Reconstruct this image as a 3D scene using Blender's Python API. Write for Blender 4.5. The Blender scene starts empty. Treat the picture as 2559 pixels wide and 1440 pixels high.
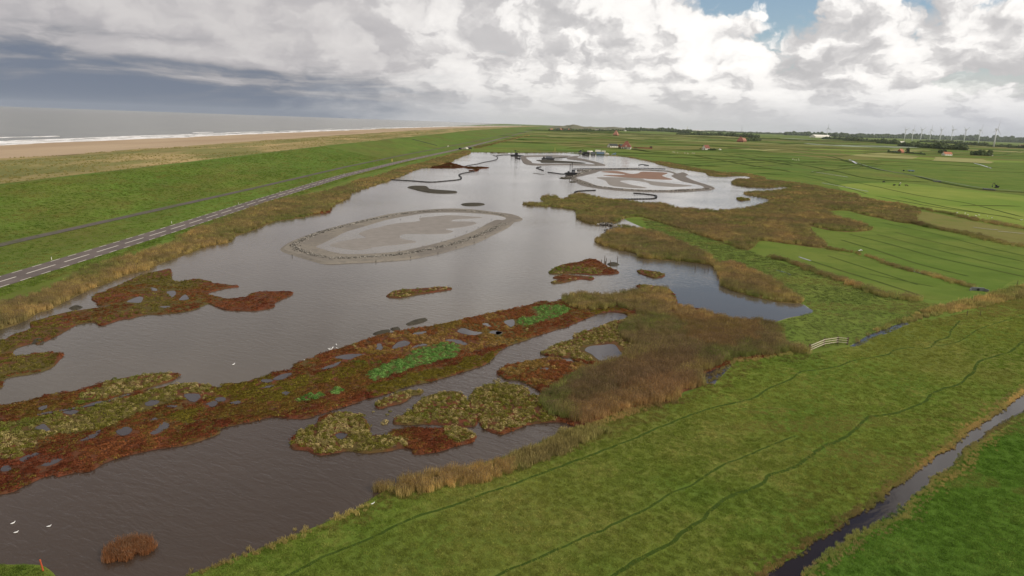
import bpy, math, random
import numpy as np
from mathutils import Vector, Matrix
from mathutils.geometry import tessellate_polygon

R = math.radians
scene = bpy.context.scene
COL = scene.collection

# ------------------------------------------------------------------ camera
CAM_H = 33.0                       # drone height above the lake, metres
FPX = 1750.0                       # focal length in pixels of a 2559 px wide frame
SLOPE = 0.0348                     # tilt of the horizon
PITCH = 0.231330                   # downward pitch, radians
ROLL = math.atan(SLOPE)
cam_d = bpy.data.cameras.new('camera')
cam_d.sensor_fit = 'HORIZONTAL'
cam_d.sensor_width = 36.0
cam_d.lens = FPX / 2559.0 * 36.0
cam_d.clip_start = 0.5
cam_d.clip_end = 90000.0
cam = bpy.data.objects.new('camera', cam_d)
COL.objects.link(cam)
fwd = Vector((0, math.cos(PITCH), -math.sin(PITCH)))
up0 = Vector((0, math.sin(PITCH), math.cos(PITCH)))
rt0 = Vector((1, 0, 0))
rt = rt0 * math.cos(ROLL) + up0 * math.sin(ROLL)
up = up0 * math.cos(ROLL) - rt0 * math.sin(ROLL)
cam.matrix_world = Matrix(((rt.x, up.x, -fwd.x, 0), (rt.y, up.y, -fwd.y, 0),
                           (rt.z, up.z, -fwd.z, CAM_H), (0, 0, 0, 1)))
scene.camera = cam

# ------------------------------------------------------------------ exposure
scene.render.engine = 'CYCLES'
vs = scene.view_settings
vs.view_transform = 'Standard'
vs.look = 'None'
vs.gamma = 1.0
vs.use_curve_mapping = False
vs.exposure = 0.1
scene.cycles.max_bounces = 6
scene.cycles.volume_bounces = 1

# ------------------------------------------------------------------ sun
SUN_EL, SUN_AZ = R(36), R(112)
sunv = Vector((math.sin(SUN_AZ) * math.cos(SUN_EL), math.cos(SUN_AZ) * math.cos(SUN_EL), math.sin(SUN_EL)))
sl = bpy.data.lights.new('sun', 'SUN')
sl.energy = 2.0
sl.angle = R(2.0)
sl.color = (1.0, 0.93, 0.83)
sun = bpy.data.objects.new('sun', sl)
COL.objects.link(sun)
sun.location = (200, -200, 400)
sun.rotation_euler = (-sunv).to_track_quat('-Z', 'Y').to_euler()

# ------------------------------------------------------------------ sky
world = bpy.data.worlds.new('World')
scene.world = world
world.use_nodes = True


class NT:
    """small helper for writing node trees"""
    def __init__(s, tree):
        s.t = tree
        s.n = tree.nodes
        s.l = tree.links
        s.n.clear()

    def new(s, typ, **kw):
        nd = s.n.new(typ)
        for k, v in kw.items():
            setattr(nd, k, v)
        return nd

    def put(s, sock, v):
        if v is None:
            return
        if isinstance(v, bpy.types.NodeSocket):
            s.l.new(v, sock)
        else:
            if sock.type == 'RGBA' and len(v) == 3:
                v = (*v, 1)
            sock.default_value = v

    def m(s, op, a, b=None, c=None, clamp=False):
        nd = s.new('ShaderNodeMath', operation=op, use_clamp=clamp)
        for i, v in enumerate((a, b, c)):
            s.put(nd.inputs[i], v)
        return nd.outputs[0]

    def vm(s, op, a, b=None, sc=None):
        nd = s.new('ShaderNodeVectorMath', operation=op)
        s.put(nd.inputs[0], a)
        if b is not None:
            s.put(nd.inputs[1], b)
        if sc is not None:
            s.put(nd.inputs['Scale'], sc)
        return nd.outputs['Value' if op in ('LENGTH', 'DISTANCE', 'DOT_PRODUCT') else 'Vector']

    def xyz(s, x, y, z=0.0):
        nd = s.new('ShaderNodeCombineXYZ')
        for i, v in enumerate((x, y, z)):
            s.put(nd.inputs[i], v)
        return nd.outputs[0]

    def noise(s, vec, scale=1.0, detail=4.0, rough=0.5, dist=0.0, lac=2.0, dim='3D'):
        nd = s.new('ShaderNodeTexNoise', noise_dimensions=dim)
        s.put(nd.inputs['Vector'], vec)
        nd.inputs['Scale'].default_value = scale
        nd.inputs['Detail'].default_value = detail
        nd.inputs['Roughness'].default_value = rough
        nd.inputs['Distortion'].default_value = dist
        nd.inputs['Lacunarity'].default_value = lac
        return nd.outputs['Fac']

    def vor(s, vec, scale=1.0, detail=0.0, rough=0.5, feature='F1', smooth=0.5, dim='3D'):
        nd = s.new('ShaderNodeTexVoronoi', feature=feature, voronoi_dimensions=dim)
        nd.normalize = False
        s.put(nd.inputs['Vector'], vec)
        nd.inputs['Scale'].default_value = scale
        nd.inputs['Detail'].default_value = detail
        nd.inputs['Roughness'].default_value = rough
        if feature == 'SMOOTH_F1':
            nd.inputs['Smoothness'].default_value = smooth
        return nd.outputs['Distance']

    def ss(s, v, lo, hi, a=0.0, b=1.0, kind='SMOOTHSTEP'):
        nd = s.new('ShaderNodeMapRange', interpolation_type=kind)
        s.put(nd.inputs['Value'], v)
        nd.inputs['From Min'].default_value = lo
        nd.inputs['From Max'].default_value = hi
        nd.inputs['To Min'].default_value = a
        nd.inputs['To Max'].default_value = b
        return nd.outputs[0]

    def mix(s, f, a, b, blend='MIX'):
        nd = s.new('ShaderNodeMix', data_type='RGBA', blend_type=blend)
        s.put(nd.inputs[0], f)
        s.put(nd.inputs[6], a)
        s.put(nd.inputs[7], b)
        return nd.outputs[2]

    def ramp(s, v, stops, kind='LINEAR'):
        nd = s.new('ShaderNodeValToRGB')
        nd.color_ramp.interpolation = kind
        el = nd.color_ramp.elements
        while len(el) < len(stops):
            el.new(0.5)
        for e, (p, c) in zip(el, stops):
            e.position = p
            e.color = (*c, 1) if len(c) == 3 else c
        s.put(nd.inputs[0], v)
        return nd.outputs[0]


def build_sky():
    k = NT(world.node_tree)
    tc = k.new('ShaderNodeTexCoord')
    sep = k.new('ShaderNodeSeparateXYZ')
    k.put(sep.inputs[0], tc.outputs['Generated'])
    X, Y, Z = sep.outputs
    u = k.m('ARCTAN2', X, Y)
    v = k.m('ARCSINE', k.m('MAXIMUM', Z, 0.0))
    # heaps of cumulus get smaller and flatter towards the horizon
    w = k.m('LOGARITHM', k.m('ADD', v, 0.06), math.e)
    q = k.xyz(k.m('MULTIPLY', u, 12.0), k.m('MULTIPLY', w, 3.0), 0.0)
    wn = k.new('ShaderNodeTexNoise', noise_dimensions='2D')
    k.put(wn.inputs['Vector'], q)
    wn.inputs['Scale'].default_value = 1.1
    wn.inputs['Detail'].default_value = 4
    wn.inputs['Roughness'].default_value = 0.6
    warp = k.vm('SCALE', k.vm('SUBTRACT', wn.outputs['Color'], (0.5, 0.5, 0.5)), sc=0.9)
    qw = k.vm('ADD', q, warp)

    def dens(vec):
        big = k.noise(vec, 0.42, 2, 0.5, dim='2D')
        puf = k.vor(vec, 0.95, 3, 0.55, 'F1', dim='2D')
        fine = k.noise(vec, 4.0, 5, 0.62, dim='2D')
        a = k.m('MULTIPLY_ADD', big, 1.35, k.m('MULTIPLY', puf, -0.36))
        return k.m('MULTIPLY_ADD', fine, 0.20, a)
    D = dens(qw)
    Ds = dens(k.vm('ADD', qw, (0.22, 0.26, 0.0)))
    lit = k.m('SUBTRACT', D, Ds)

    # rain over the sea to the left, open sky to the right
    left = k.ss(k.m('ADD', u, k.m('MULTIPLY', k.m('SUBTRACT', wn.outputs['Fac'], 0.5), 0.25)), 0.10, -0.34)
    # ---- cover: where cloud thins out the blue shows
    du = k.m('DIVIDE', k.m('SUBTRACT', u, 0.42), 0.27)
    dv = k.m('DIVIDE', k.m('SUBTRACT', v, 0.24), 0.12)
    gap = k.m('EXPONENT', k.m('MULTIPLY', k.m('ADD', k.m('MULTIPLY', du, du), k.m('MULTIPLY', dv, dv)), -1.0))
    gen = k.ss(k.noise(q, 0.2, 1, 0.5, dim='2D'), 0.56, 0.70)
    gen = k.m('MULTIPLY', gen, k.ss(v, 0.30, 0.50))
    thin = k.m('MAXIMUM', gap, gen)
    cov_in = k.m('SUBTRACT', k.m('ADD', D, 0.40), k.m('MULTIPLY', thin, 0.95))
    cover = k.ss(cov_in, 0.26, 0.42)
    # ---- light on the heaps
    light = k.ss(lit, -0.29, 0.29)
    soft = k.ss(k.noise(k.vm('MULTIPLY', q, (0.3, 0.8, 1)), 1.0, 3, 0.55, 0.4, dim='2D'), 0.30, 0.70)
    light = k.m('ADD', k.m('MULTIPLY', light, 0.70), k.m('MULTIPLY', soft, 0.30))
    calm = k.ss(v, -0.01, 0.05)                   # near the horizon the relief is lost
    light = k.m('ADD', k.m('MULTIPLY', light, calm), k.m('MULTIPLY', k.m('SUBTRACT', 1.0, calm), 0.45))
    bright = k.ramp(light, [(0.0, (4.9, 4.8, 4.85)), (0.23, (5.7, 5.55, 5.55)), (0.42, (7.1, 6.9, 6.8)), (0.58, (9.1, 8.85, 8.6)), (1.0, (11.0, 10.7, 10.3))])
    # rain cloud: smooth, low and slate
    qs = k.xyz(k.m('MULTIPLY', u, 4.5), k.m('MULTIPLY', w, 3.6), 0.0)
    sn = k.noise(k.vm('ADD', qs, k.vm('SCALE', warp, sc=0.25)), 1.0, 5, 0.55, 0.3, dim='2D')
    tilt = k.m('MULTIPLY_ADD', u, 0.02, v)
    deck = k.ss(k.m('ADD', tilt, k.m('MULTIPLY', k.m('SUBTRACT', sn, 0.5), 0.11)), 0.014, 0.070)
    relief = k.m('MULTIPLY', k.m('SUBTRACT', light, 0.5), k.m('MULTIPLY', deck, 0.35))
    slate = k.ramp(k.m('ADD', relief, k.m('MULTIPLY_ADD', k.m('SUBTRACT', sn, 0.5), 0.55, k.m('MULTIPLY', deck, 0.85))),
                   [(0.0, (1.65, 1.95, 2.55)), (0.22, (2.1, 2.3, 2.75)), (0.48, (3.4, 3.35, 3.55)), (0.74, (4.7, 4.5, 4.6)), (1.0, (6.0, 5.75, 5.7))])
    cloud = k.mix(left, bright, slate)
    # pale veil low in the sky, bluer to the right
    veil = k.m('MULTIPLY', k.ss(v, 0.075, 0.0), k.m('SUBTRACT', 1.0, left))
    vcol = k.mix(k.ss(u, 0.2, 0.6), (5.4, 5.35, 5.4), (4.6, 4.75, 5.3))
    cloud = k.mix(k.m('MULTIPLY', veil, 0.8), cloud, vcol)
    cover = k.m('MAXIMUM', k.m('MAXIMUM', cover, left), k.ss(v, 0.12, 0.03))
    sky = k.new('ShaderNodeTexSky', sky_type='NISHITA')
    sky.sun_disc = False
    sky.sun_elevation = SUN_EL
    sky.sun_rotation = SUN_AZ
    sky.altitude = 0
    sky.air_density = 1.0
    sky.dust_density = 0.6
    sky.ozone_density = 1.0
    col = k.mix(cover, sky.outputs[0], cloud)
    bg = k.new('ShaderNodeBackground')
    k.put(bg.inputs[0], col)
    bg.inputs[1].default_value = 0.1
    out = k.new('ShaderNodeOutputWorld')
    k.l.new(bg.outputs[0], out.inputs[0])


build_sky()

world.cycles.sampling_method = 'MANUAL'
world.cycles.sample_map_resolution = 256

# ------------------------------------------------------------------ survey of the ground
HX = [-600, 0, 640, 1280, 1660, 1920, 2280, 2559, 3200]
HY = [258, 272, 286, 299, 312, 327, 345, 358, 388]
_cr, _sr, _cp, _sp = math.cos(ROLL), math.sin(ROLL), math.cos(PITCH), math.sin(PITCH)


def P(x, y, z=0.0):
    """where the sight line of a point of the photograph meets the level z"""
    hy = float(np.interp(x, HX, HY))
    y = y + (263 + SLOPE * x - hy) * math.exp(-max(y - hy, 0) / 120)
    a, b = (x - 1279.5) / FPX, -(y - 720) / FPX
    a, b = _cr * a - _sr * b, _sr * a + _cr * b
    t = (CAM_H - z) / max(_sp - b * _cp, 1e-4)
    return Vector((a * t, (_cp + b * _sp) * t, z))


def zp(x0, y0, k, pts):
    """points read off an enlargement (k times) whose corner is x0, y0"""
    return [(x0 + a / k, y0 + b / k) for a, b in pts]


def S(r, g, b, k=1.0):
    """sRGB 0-255 to linear"""
    f = lambda c: (c / 255 / 12.92 if c <= 10 else ((c / 255 + 0.055) / 1.055) ** 2.4) * k
    return (f(r), f(g), f(b))


# ------------------------------------------------------------------ numeric noise
def _h(ix, iy, seed):
    n = (ix.astype(np.int64) * 374761393 + iy.astype(np.int64) * 668265263 + seed * 144665) & 0x7fffffff
    n = ((n ^ (n >> 13)) * 1274126177) & 0x7fffffff
    return ((n ^ (n >> 16)) & 0xffff) / 65535.0


def vnoise(x, y, seed=0):
    x, y = np.asarray(x, float), np.asarray(y, float)
    ix, iy = np.floor(x), np.floor(y)
    fx, fy = x - ix, y - iy
    fx, fy = fx * fx * (3 - 2 * fx), fy * fy * (3 - 2 * fy)
    a, b = _h(ix, iy, seed), _h(ix + 1, iy, seed)
    c, d = _h(ix, iy + 1, seed), _h(ix + 1, iy + 1, seed)
    return (a * (1 - fx) + b * fx) * (1 - fy) + (c * (1 - fx) + d * fx) * fy


def fbm(x, y, seed=0, octs=4):
    s, a, t = 0, 0.5, 0
    for i in range(octs):
        s = s + a * vnoise(np.asarray(x) * 2 ** i + 17.3 * i, np.asarray(y) * 2 ** i + 5.1 * i, seed + i)
        t += a
        a *= 0.5
    return s / t


def inside(px, py, poly):
    px, py = np.asarray(px), np.asarray(py)
    q = np.asarray(poly)[:, :2]
    r = np.zeros(px.shape, bool)
    x0, y0 = q[-1]
    for x1, y1 in q:
        if y0 != y1:
            c = ((y1 > py) != (y0 > py)) & (px < (x0 - x1) * (py - y1) / (y0 - y1) + x1)
            r ^= c
        x0, y0 = x1, y1
    return r


# ------------------------------------------------------------------ meshes
def mesh_obj(name, verts, faces, mat=None, parent=None, smooth=False):
    me = bpy.data.meshes.new(name)
    me.from_pydata([tuple(v) for v in verts], [], [tuple(f) for f in faces])
    if smooth:
        me.polygons.foreach_set('use_smooth', [True] * len(me.polygons))
    me.update()
    o = bpy.data.objects.new(name, me)
    COL.objects.link(o)
    if mat is not None:
        me.materials.append(mat)
    if parent is not None:
        o.parent = parent
    return o


def tag(o, label=None, cat=None, group=None, kind=None):
    if label:
        o['label'] = label
    if cat:
        o['category'] = cat
    if group:
        o['group'] = group
    if kind:
        o['kind'] = kind
    return o


def thing(name, label, cat, loc, rz=0.0, group=None):
    o = bpy.data.objects.new(name, None)
    o.empty_display_size = 0.5
    COL.objects.link(o)
    o.location = loc
    o.rotation_euler = (0, 0, rz)
    return tag(o, label, cat, group)


def dup(root, loc, rz, label):
    r = root.copy()
    COL.objects.link(r)
    r.location = loc
    r.rotation_euler = (0, 0, rz)
    r['label'] = label
    for ch in list(root.children):
        c = ch.copy()
        COL.objects.link(c)
        c.parent = r
        for g in list(ch.children):
            d = g.copy()
            COL.objects.link(d)
            d.parent = c
    return r


class MB:
    """collects shapes for one mesh"""
    def __init__(s):
        s.v, s.f = [], []

    def add(s, v, f):
        n = len(s.v)
        s.v += [tuple(p) for p in v]
        s.f += [tuple(i + n for i in q) for q in f]
        return s

    def box(s, c, d, rz=0.0, taper=1.0, M=None):
        x, y, z = d[0] / 2, d[1] / 2, d[2] / 2
        v = [(-x, -y, -z), (x, -y, -z), (x, y, -z), (-x, y, -z),
             (-x * taper, -y * taper, z), (x * taper, -y * taper, z), (x * taper, y * taper, z), (-x * taper, y * taper, z)]
        m = (M if M is not None else Matrix.Rotation(rz, 3, 'Z'))
        v = [m @ Vector(p) + Vector(c) for p in v]
        return s.add(v, [(0, 3, 2, 1), (4, 5, 6, 7), (0, 1, 5, 4), (1, 2, 6, 5), (2, 3, 7, 6), (3, 0, 4, 7)])

    def beam(s, a, b, w, h=None, w2=None):
        a, b = Vector(a), Vector(b)
        d = b - a
        q = d.to_track_quat('Z', 'Y').to_matrix()
        h = h or w
        k = (w2 / w) if w2 else 1.0
        return s.box((a + b) / 2, (w, h, d.length), taper=k, M=q)

    def tube(s, pts, rad, n=8, cap=True):
        pts = [Vector(p) for p in pts]
        rad = [rad] * len(pts) if not hasattr(rad, '__len__') else rad
        base = len(s.v)
        for i, p in enumerate(pts):
            d = (pts[min(i + 1, len(pts) - 1)] - pts[max(i - 1, 0)])
            m = d.to_track_quat('Z', 'Y').to_matrix()
            for j in range(n):
                a = 2 * math.pi * j / n
                s.v.append(tuple(p + m @ Vector((math.cos(a) * rad[i], math.sin(a) * rad[i], 0))))
        for i in range(len(pts) - 1):
            for j in range(n):
                k = (j + 1) % n
                s.f.append((base + i * n + j, base + i * n + k, base + (i + 1) * n + k, base + (i + 1) * n + j))
        if cap:
            s.f.append(tuple(base + j for j in reversed(range(n))))
            s.f.append(tuple(base + (len(pts) - 1) * n + j for j in range(n)))
        return s

    def prism(s, prof, y0, y1):
        """profile in x, z swept along y"""
        n = len(prof)
        v = [(x, y0, z) for x, z in prof] + [(x, y1, z) for x, z in prof]
        f = [tuple(range(n)), tuple(range(2 * n - 1, n - 1, -1))]
        f += [(i, i + n, (i + 1) % n + n, (i + 1) % n) for i in range(n)]
        return s.add(v, f)

    def ball(s, c, r, seg=8, rings=5, jit=0.0, rnd=None):
        base = len(s.v)
        c = Vector(c)
        r = r if hasattr(r, '__len__') else (r, r, r)
        for i in range(rings + 1):
            t = math.pi * i / rings
            for j in range(seg):
                a = 2 * math.pi * j / seg
                k = 1 + (rnd.uniform(-jit, jit) if rnd else 0)
                s.v.append((c.x + r[0] * k * math.sin(t) * math.cos(a), c.y + r[1] * k * math.sin(t) * math.sin(a), c.z + r[2] * k * math.cos(t)))
        for i in range(rings):
            for j in range(seg):
                k = (j + 1) % seg
                s.f.append((base + i * seg + j, base + (i + 1) * seg + j, base + (i + 1) * seg + k, base + i * seg + k))
        return s

    def build(s, name, mat, parent=None, smooth=False):
        return mesh_obj(name, s.v, s.f, mat, parent, smooth)


def resample(pts, closed=True, k=0.0022, amp=1.0, seed=0, lo=0.35, smooth=True):
    """smooth an outline and give it the small irregularity of a natural edge"""
    q = [Vector((p[0], p[1])) for p in pts]
    n = len(q)
    out = []
    for i in range(n if closed else n - 1):
        p0 = q[i - 1] if (closed or i) else q[i]
        p1, p2 = q[i], q[(i + 1) % n]
        p3 = q[(i + 2) % n] if (closed or i + 2 < n) else p2
        L = (p2 - p1).length
        step = max(lo, p1.length * k)
        m = max(1, int(L / step))
        for j in range(m):
            t = j / m
            if smooth:
                # centripetal-like: limit the tangents
                t1 = (p2 - p0) * 0.5
                t2 = (p3 - p1) * 0.5
                for tt in (t1, t2):
                    if tt.length > L:
                        tt *= L / tt.length
                h1, h2 = 2 * t ** 3 - 3 * t * t + 1, -2 * t ** 3 + 3 * t * t
                h3, h4 = t ** 3 - 2 * t * t + t, t ** 3 - t * t
                p = p1 * h1 + p2 * h2 + t1 * h3 + t2 * h4
            else:
                p = p1.lerp(p2, t)
            out.append(p)
    if not closed:
        out.append(q[-1])
    a = np.array([(p.x, p.y) for p in out])
    d = np.hypot(a[:, 0], a[:, 1])
    A = amp * np.clip(d * k * 0.8, 0.25, 6)
    f = 1 / np.clip(d * 0.012, 1.0, 20)
    nx = (fbm(a[:, 0] * f, a[:, 1] * f, seed) - 0.5) * 2
    ny = (fbm(a[:, 0] * f, a[:, 1] * f, seed + 50) - 0.5) * 2
    return np.stack([a[:, 0] + A * nx, a[:, 1] + A * ny], 1)


def ground_poly(px, **kw):
    return resample([P(*p)[:2] for p in px], **kw)


def plate(name, poly, z1, mat, z0=0.0, out=0.25, parent=None):
    """a low flat-topped body with sloping sides standing on z0"""
    poly = np.asarray(poly)
    ar = 0.5 * np.sum(poly[:, 0] * np.roll(poly[:, 1], -1) - np.roll(poly[:, 0], -1) * poly[:, 1])
    if ar < 0:
        poly = poly[::-1]
    n = len(poly)
    top = [Vector((x, y, z1)) for x, y in poly]
    tri = tessellate_polygon([top])
    v = [tuple(t) for t in top]
    f = []
    for a, b, c in tri:
        A, B, C = top[a], top[b], top[c]
        f.append((a, b, c) if (B - A).cross(C - A).z > 0 else (a, c, b))
    if z1 - z0 > 0.02:
        d = np.roll(poly, -1, 0) - np.roll(poly, 1, 0)
        d /= np.maximum(np.hypot(d[:, 0], d[:, 1]), 1e-6)[:, None]
        o = poly + np.stack([d[:, 1], -d[:, 0]], 1) * out
        v += [(x, y, z0) for x, y in o]
        f += [(i, i + n, (i + 1) % n + n, (i + 1) % n) for i in range(n)]
    return mesh_obj(name, v, f, mat, parent)


def ribbon(name, pts, w, z, mat, parent=None, wob=0.0, seed=0, flat=True):
    """a strip of ground laid along a line; pts are world points"""
    a = np.asarray([(p[0], p[1]) for p in pts])
    d = np.gradient(a, axis=0)
    d /= np.maximum(np.hypot(d[:, 0], d[:, 1]), 1e-6)[:, None]
    nrm = np.stack([-d[:, 1], d[:, 0]], 1)
    ww = np.full(len(a), w / 2) if not hasattr(w, '__len__') else np.asarray(w) / 2
    if wob:
        t = np.cumsum(np.r_[0, np.hypot(*np.diff(a, axis=0).T)])
        l = ww * (1 + wob * (fbm(t / (4 * w), t * 0, seed) - 0.5) * 2)
        r = ww * (1 + wob * (fbm(t / (4 * w), t * 0 + 9, seed) - 0.5) * 2)
    else:
        l = r = ww
    n = len(a)
    L, Rr = a + nrm * l[:, None], a - nrm * r[:, None]
    v = [(x, y, z) for x, y in L] + [(x, y, z) for x, y in Rr]
    f = [(i, i + n, i + n + 1, i + 1) for i in range(n - 1)]
    return mesh_obj(name, v, f, mat, parent)


def line(px, seed=0, amp=0.6, k=0.0022):
    return resample([P(*p)[:2] for p in px], closed=False, seed=seed, amp=amp, k=k)


# ------------------------------------------------------------------ materials
MATS = {}


def mat_noise(name, cols, scale=1.0, rough=0.9, bump=0.0, bscale=None, detail=6, nr=0.6, big=None, spec=0.03, stretch=None, bdist=0.1):
    """colours spread by noise in world position; big = (colour, scale, amount) patches"""
    if name in MATS:
        return MATS[name]
    mt = bpy.data.materials.new(name)
    mt.use_nodes = True
    k = NT(mt.node_tree)
    pos = k.new('ShaderNodeNewGeometry').outputs['Position']
    if stretch:
        pos = k.vm('MULTIPLY', pos, stretch)
    n = k.noise(pos, scale, detail, nr)
    m = len(cols)
    col = k.ramp(n, [(0.28 + 0.44 * i / max(m - 1, 1), c) for i, c in enumerate(cols)])
    for j, (c, sc, amt) in enumerate(big or []):
        b = k.ss(k.noise(k.vm('ADD', pos, (31.7 * j, 12.1, 3.3)), sc, 4, 0.55), 0.44, 0.62, 0.0, amt)
        col = k.mix(b, col, c)
    bs = k.new('ShaderNodeBsdfPrincipled')
    k.put(bs.inputs['Base Color'], col)
    bs.inputs['Roughness'].default_value = rough
    bs.inputs['Specular IOR Level'].default_value = spec
    if bump:
        bp = k.new('ShaderNodeBump')
        bp.inputs['Strength'].default_value = bump
        bp.inputs['Distance'].default_value = bdist
        k.put(bp.inputs['Height'], k.noise(pos, bscale or scale * 4, 4, 0.65))
        k.l.new(bp.outputs[0], bs.inputs['Normal'])
    out = k.new('ShaderNodeOutputMaterial')
    k.l.new(bs.outputs[0], out.inputs[0])
    MATS[name] = mt
    return mt


def mat_plain(name, col, rough=0.6, var=0.12, scale=2.0, metal=0.0):
    """a painted or built surface with slight uneven wear"""
    c = tuple(x * (1 - var) for x in col)
    d = tuple(min(x * (1 + var), 1) for x in col)
    mt = mat_noise(name, [c, d], scale, rough, spec=0.4)
    mt.node_tree.nodes['Principled BSDF'].inputs['Metallic'].default_value = metal
    return mt


def mat_water(name, body, rough=0.10, ripple=0.5, size=1.2, calm=None, ang=0.5):
    mt = bpy.data.materials.new(name)
    mt.use_nodes = True
    k = NT(mt.node_tree)
    pos = k.new('ShaderNodeNewGeometry').outputs['Position']
    ca, sa = math.cos(ang), math.sin(ang)
    sep = k.new('ShaderNodeSeparateXYZ')
    k.put(sep.inputs[0], pos)
    a = k.m('ADD', k.m('MULTIPLY', sep.outputs[0], ca), k.m('MULTIPLY', sep.outputs[1], sa))
    b = k.m('SUBTRACT', k.m('MULTIPLY', sep.outputs[1], ca), k.m('MULTIPLY', sep.outputs[0], sa))
    p2 = k.xyz(k.m('MULTIPLY', a, 0.38), b, 0.0)
    n1 = k.noise(p2, 1.0 / size, 3, 0.55, 0.6)
    n2 = k.noise(p2, 3.1 / size, 2, 0.5, 0.3)
    gust = k.ss(k.noise(pos, 0.02, 3, 0.5), 0.32, 0.68, 0.45, 1.25)
    h = k.m('MULTIPLY_ADD', n2, 0.35, n1)
    st = k.m('MULTIPLY', gust, ripple)
    if calm:                                   # water in the lee of a bank lies smooth
        lee = None
        for (cx, cy, rx, ry) in calm:
            ex = k.m('DIVIDE', k.m('SUBTRACT', sep.outputs[0], cx), rx)
            ey = k.m('DIVIDE', k.m('SUBTRACT', sep.outputs[1], cy), ry)
            d = k.m('SQRT', k.m('ADD', k.m('MULTIPLY', ex, ex), k.m('MULTIPLY', ey, ey)))
            d = k.m('ADD', d, k.m('MULTIPLY', k.m('SUBTRACT', k.noise(pos, 0.08, 3, 0.5), 0.5), 0.5))
            e = k.ss(d, 0.7, 1.25)
            lee = e if lee is None else k.m('MULTIPLY', lee, e)
        st = k.m('MULTIPLY', st, k.m('MULTIPLY_ADD', lee, 0.93, 0.07))
        rg = k.m('MULTIPLY_ADD', lee, rough - 0.03, 0.03)
    else:
        rg = rough
    bp = k.new('ShaderNodeBump')
    bp.inputs['Distance'].default_value = 0.12
    k.put(bp.inputs['Strength'], st)
    k.put(bp.inputs['Height'], h)
    silt = k.ss(k.noise(pos, 0.015, 4, 0.55), 0.35, 0.65)
    col = k.mix(silt, body, tuple(c * 1.35 for c in body))
    bs = k.new('ShaderNodeBsdfPrincipled')
    k.put(bs.inputs['Base Color'], col)
    k.put(bs.inputs['Roughness'], rg)
    bs.inputs['IOR'].default_value = 1.333
    bs.inputs['Specular IOR Level'].default_value = 0.5
    k.l.new(bp.outputs[0], bs.inputs['Normal'])
    out = k.new('ShaderNodeOutputMaterial')
    k.l.new(bs.outputs[0], out.inputs[0])
    return mt


def mat_leaf(name, rough=0.8, spread=0.25, plume=None):
    """foliage: each plant takes its own colour; blades vary a little"""
    mt = bpy.data.materials.new(name)
    mt.use_nodes = True
    k = NT(mt.node_tree)
    at = k.new('ShaderNodeAttribute', attribute_type='INSTANCER', attribute_name='tint')
    bl = k.new('ShaderNodeAttribute', attribute_type='GEOMETRY', attribute_name='blade')
    f = k.ss(bl.outputs['Fac'], 0, 1, 1 - spread, 1 + spread, 'LINEAR')
    col = k.vm('SCALE', at.outputs['Color'], sc=f)
    if plume:
        pl = k.new('ShaderNodeAttribute', attribute_type='GEOMETRY', attribute_name='plume')
        col = k.mix(k.m('MULTIPLY', pl.outputs['Fac'], 0.75), col, plume)
    bs = k.new('ShaderNodeBsdfDiffuse')
    k.put(bs.inputs[0], col)
    tr = k.new('ShaderNodeBsdfTranslucent')
    k.put(tr.inputs[0], col)
    mx = k.new('ShaderNodeMixShader')
    mx.inputs[0].default_value = 0.4
    k.l.new(bs.outputs[0], mx.inputs[1])
    k.l.new(tr.outputs[0], mx.inputs[2])
    out = k.new('ShaderNodeOutputMaterial')
    k.l.new(mx.outputs[0], out.inputs[0])
    return mt


# ------------------------------------------------------------------ plants
def proto(name, verts, faces, mat, blade, plume=None):
    me = bpy.data.meshes.new(name)
    me.from_pydata(verts, [], faces)
    at = me.attributes.new('blade', 'FLOAT', 'FACE')
    at.data.foreach_set('value', np.asarray(blade, np.float32))
    if plume is not None:
        at = me.attributes.new('plume', 'FLOAT', 'FACE')
        at.data.foreach_set('value', np.asarray(plume, np.float32))
    me.materials.append(mat)
    return bpy.data.objects.new(name, me)


def blades(name, mat, n, rad, h0, h1, wid, lean, seed, plume=0.0, mid=True):
    r = random.Random(seed)
    v, f, b, pl = [], [], [], []
    for i in range(n):
        a, d = r.uniform(0, 6.283), rad * math.sqrt(r.random())
        x, y = d * math.cos(a), d * math.sin(a)
        h = r.uniform(h0, h1)
        t = r.uniform(0, 6.283)
        ux, uy = math.cos(t) * wid / 2, math.sin(t) * wid / 2
        la = r.uniform(0, 6.283)
        l = lean * h * r.random()
        lx, ly = math.cos(la) * l + 0.06 * h, math.sin(la) * l
        k = len(v)
        c = r.random()
        v += [(x - ux, y - uy, 0), (x + ux, y + uy, 0),
              (x + lx * 0.4 + ux * 0.9, y + ly * 0.4 + uy * 0.9, h * 0.6), (x + lx * 0.4 - ux * 0.9, y + ly * 0.4 - uy * 0.9, h * 0.6),
              (x + lx, y + ly, h)]
        f += [(k, k + 1, k + 2, k + 3), (k + 3, k + 2, k + 4)]
        b += [c, c]
        pl += [0, 0]
        if plume and r.random() < plume:
            k = len(v)
            w = wid * 1.3
            v += [(x + lx - ux * 0.4, y + ly, h * 0.86), (x + lx + w, y + ly + w * 0.4, h * 0.97),
                  (x + lx + w * 1.3, y + ly, h * 1.07), (x + lx, y + ly - w * 0.4, h * 0.98)]
            f.append((k, k + 1, k + 2, k + 3))
            b.append(c)
            pl.append(1)
    return proto(name, v, f, mat, b, pl if plume else None)


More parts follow.
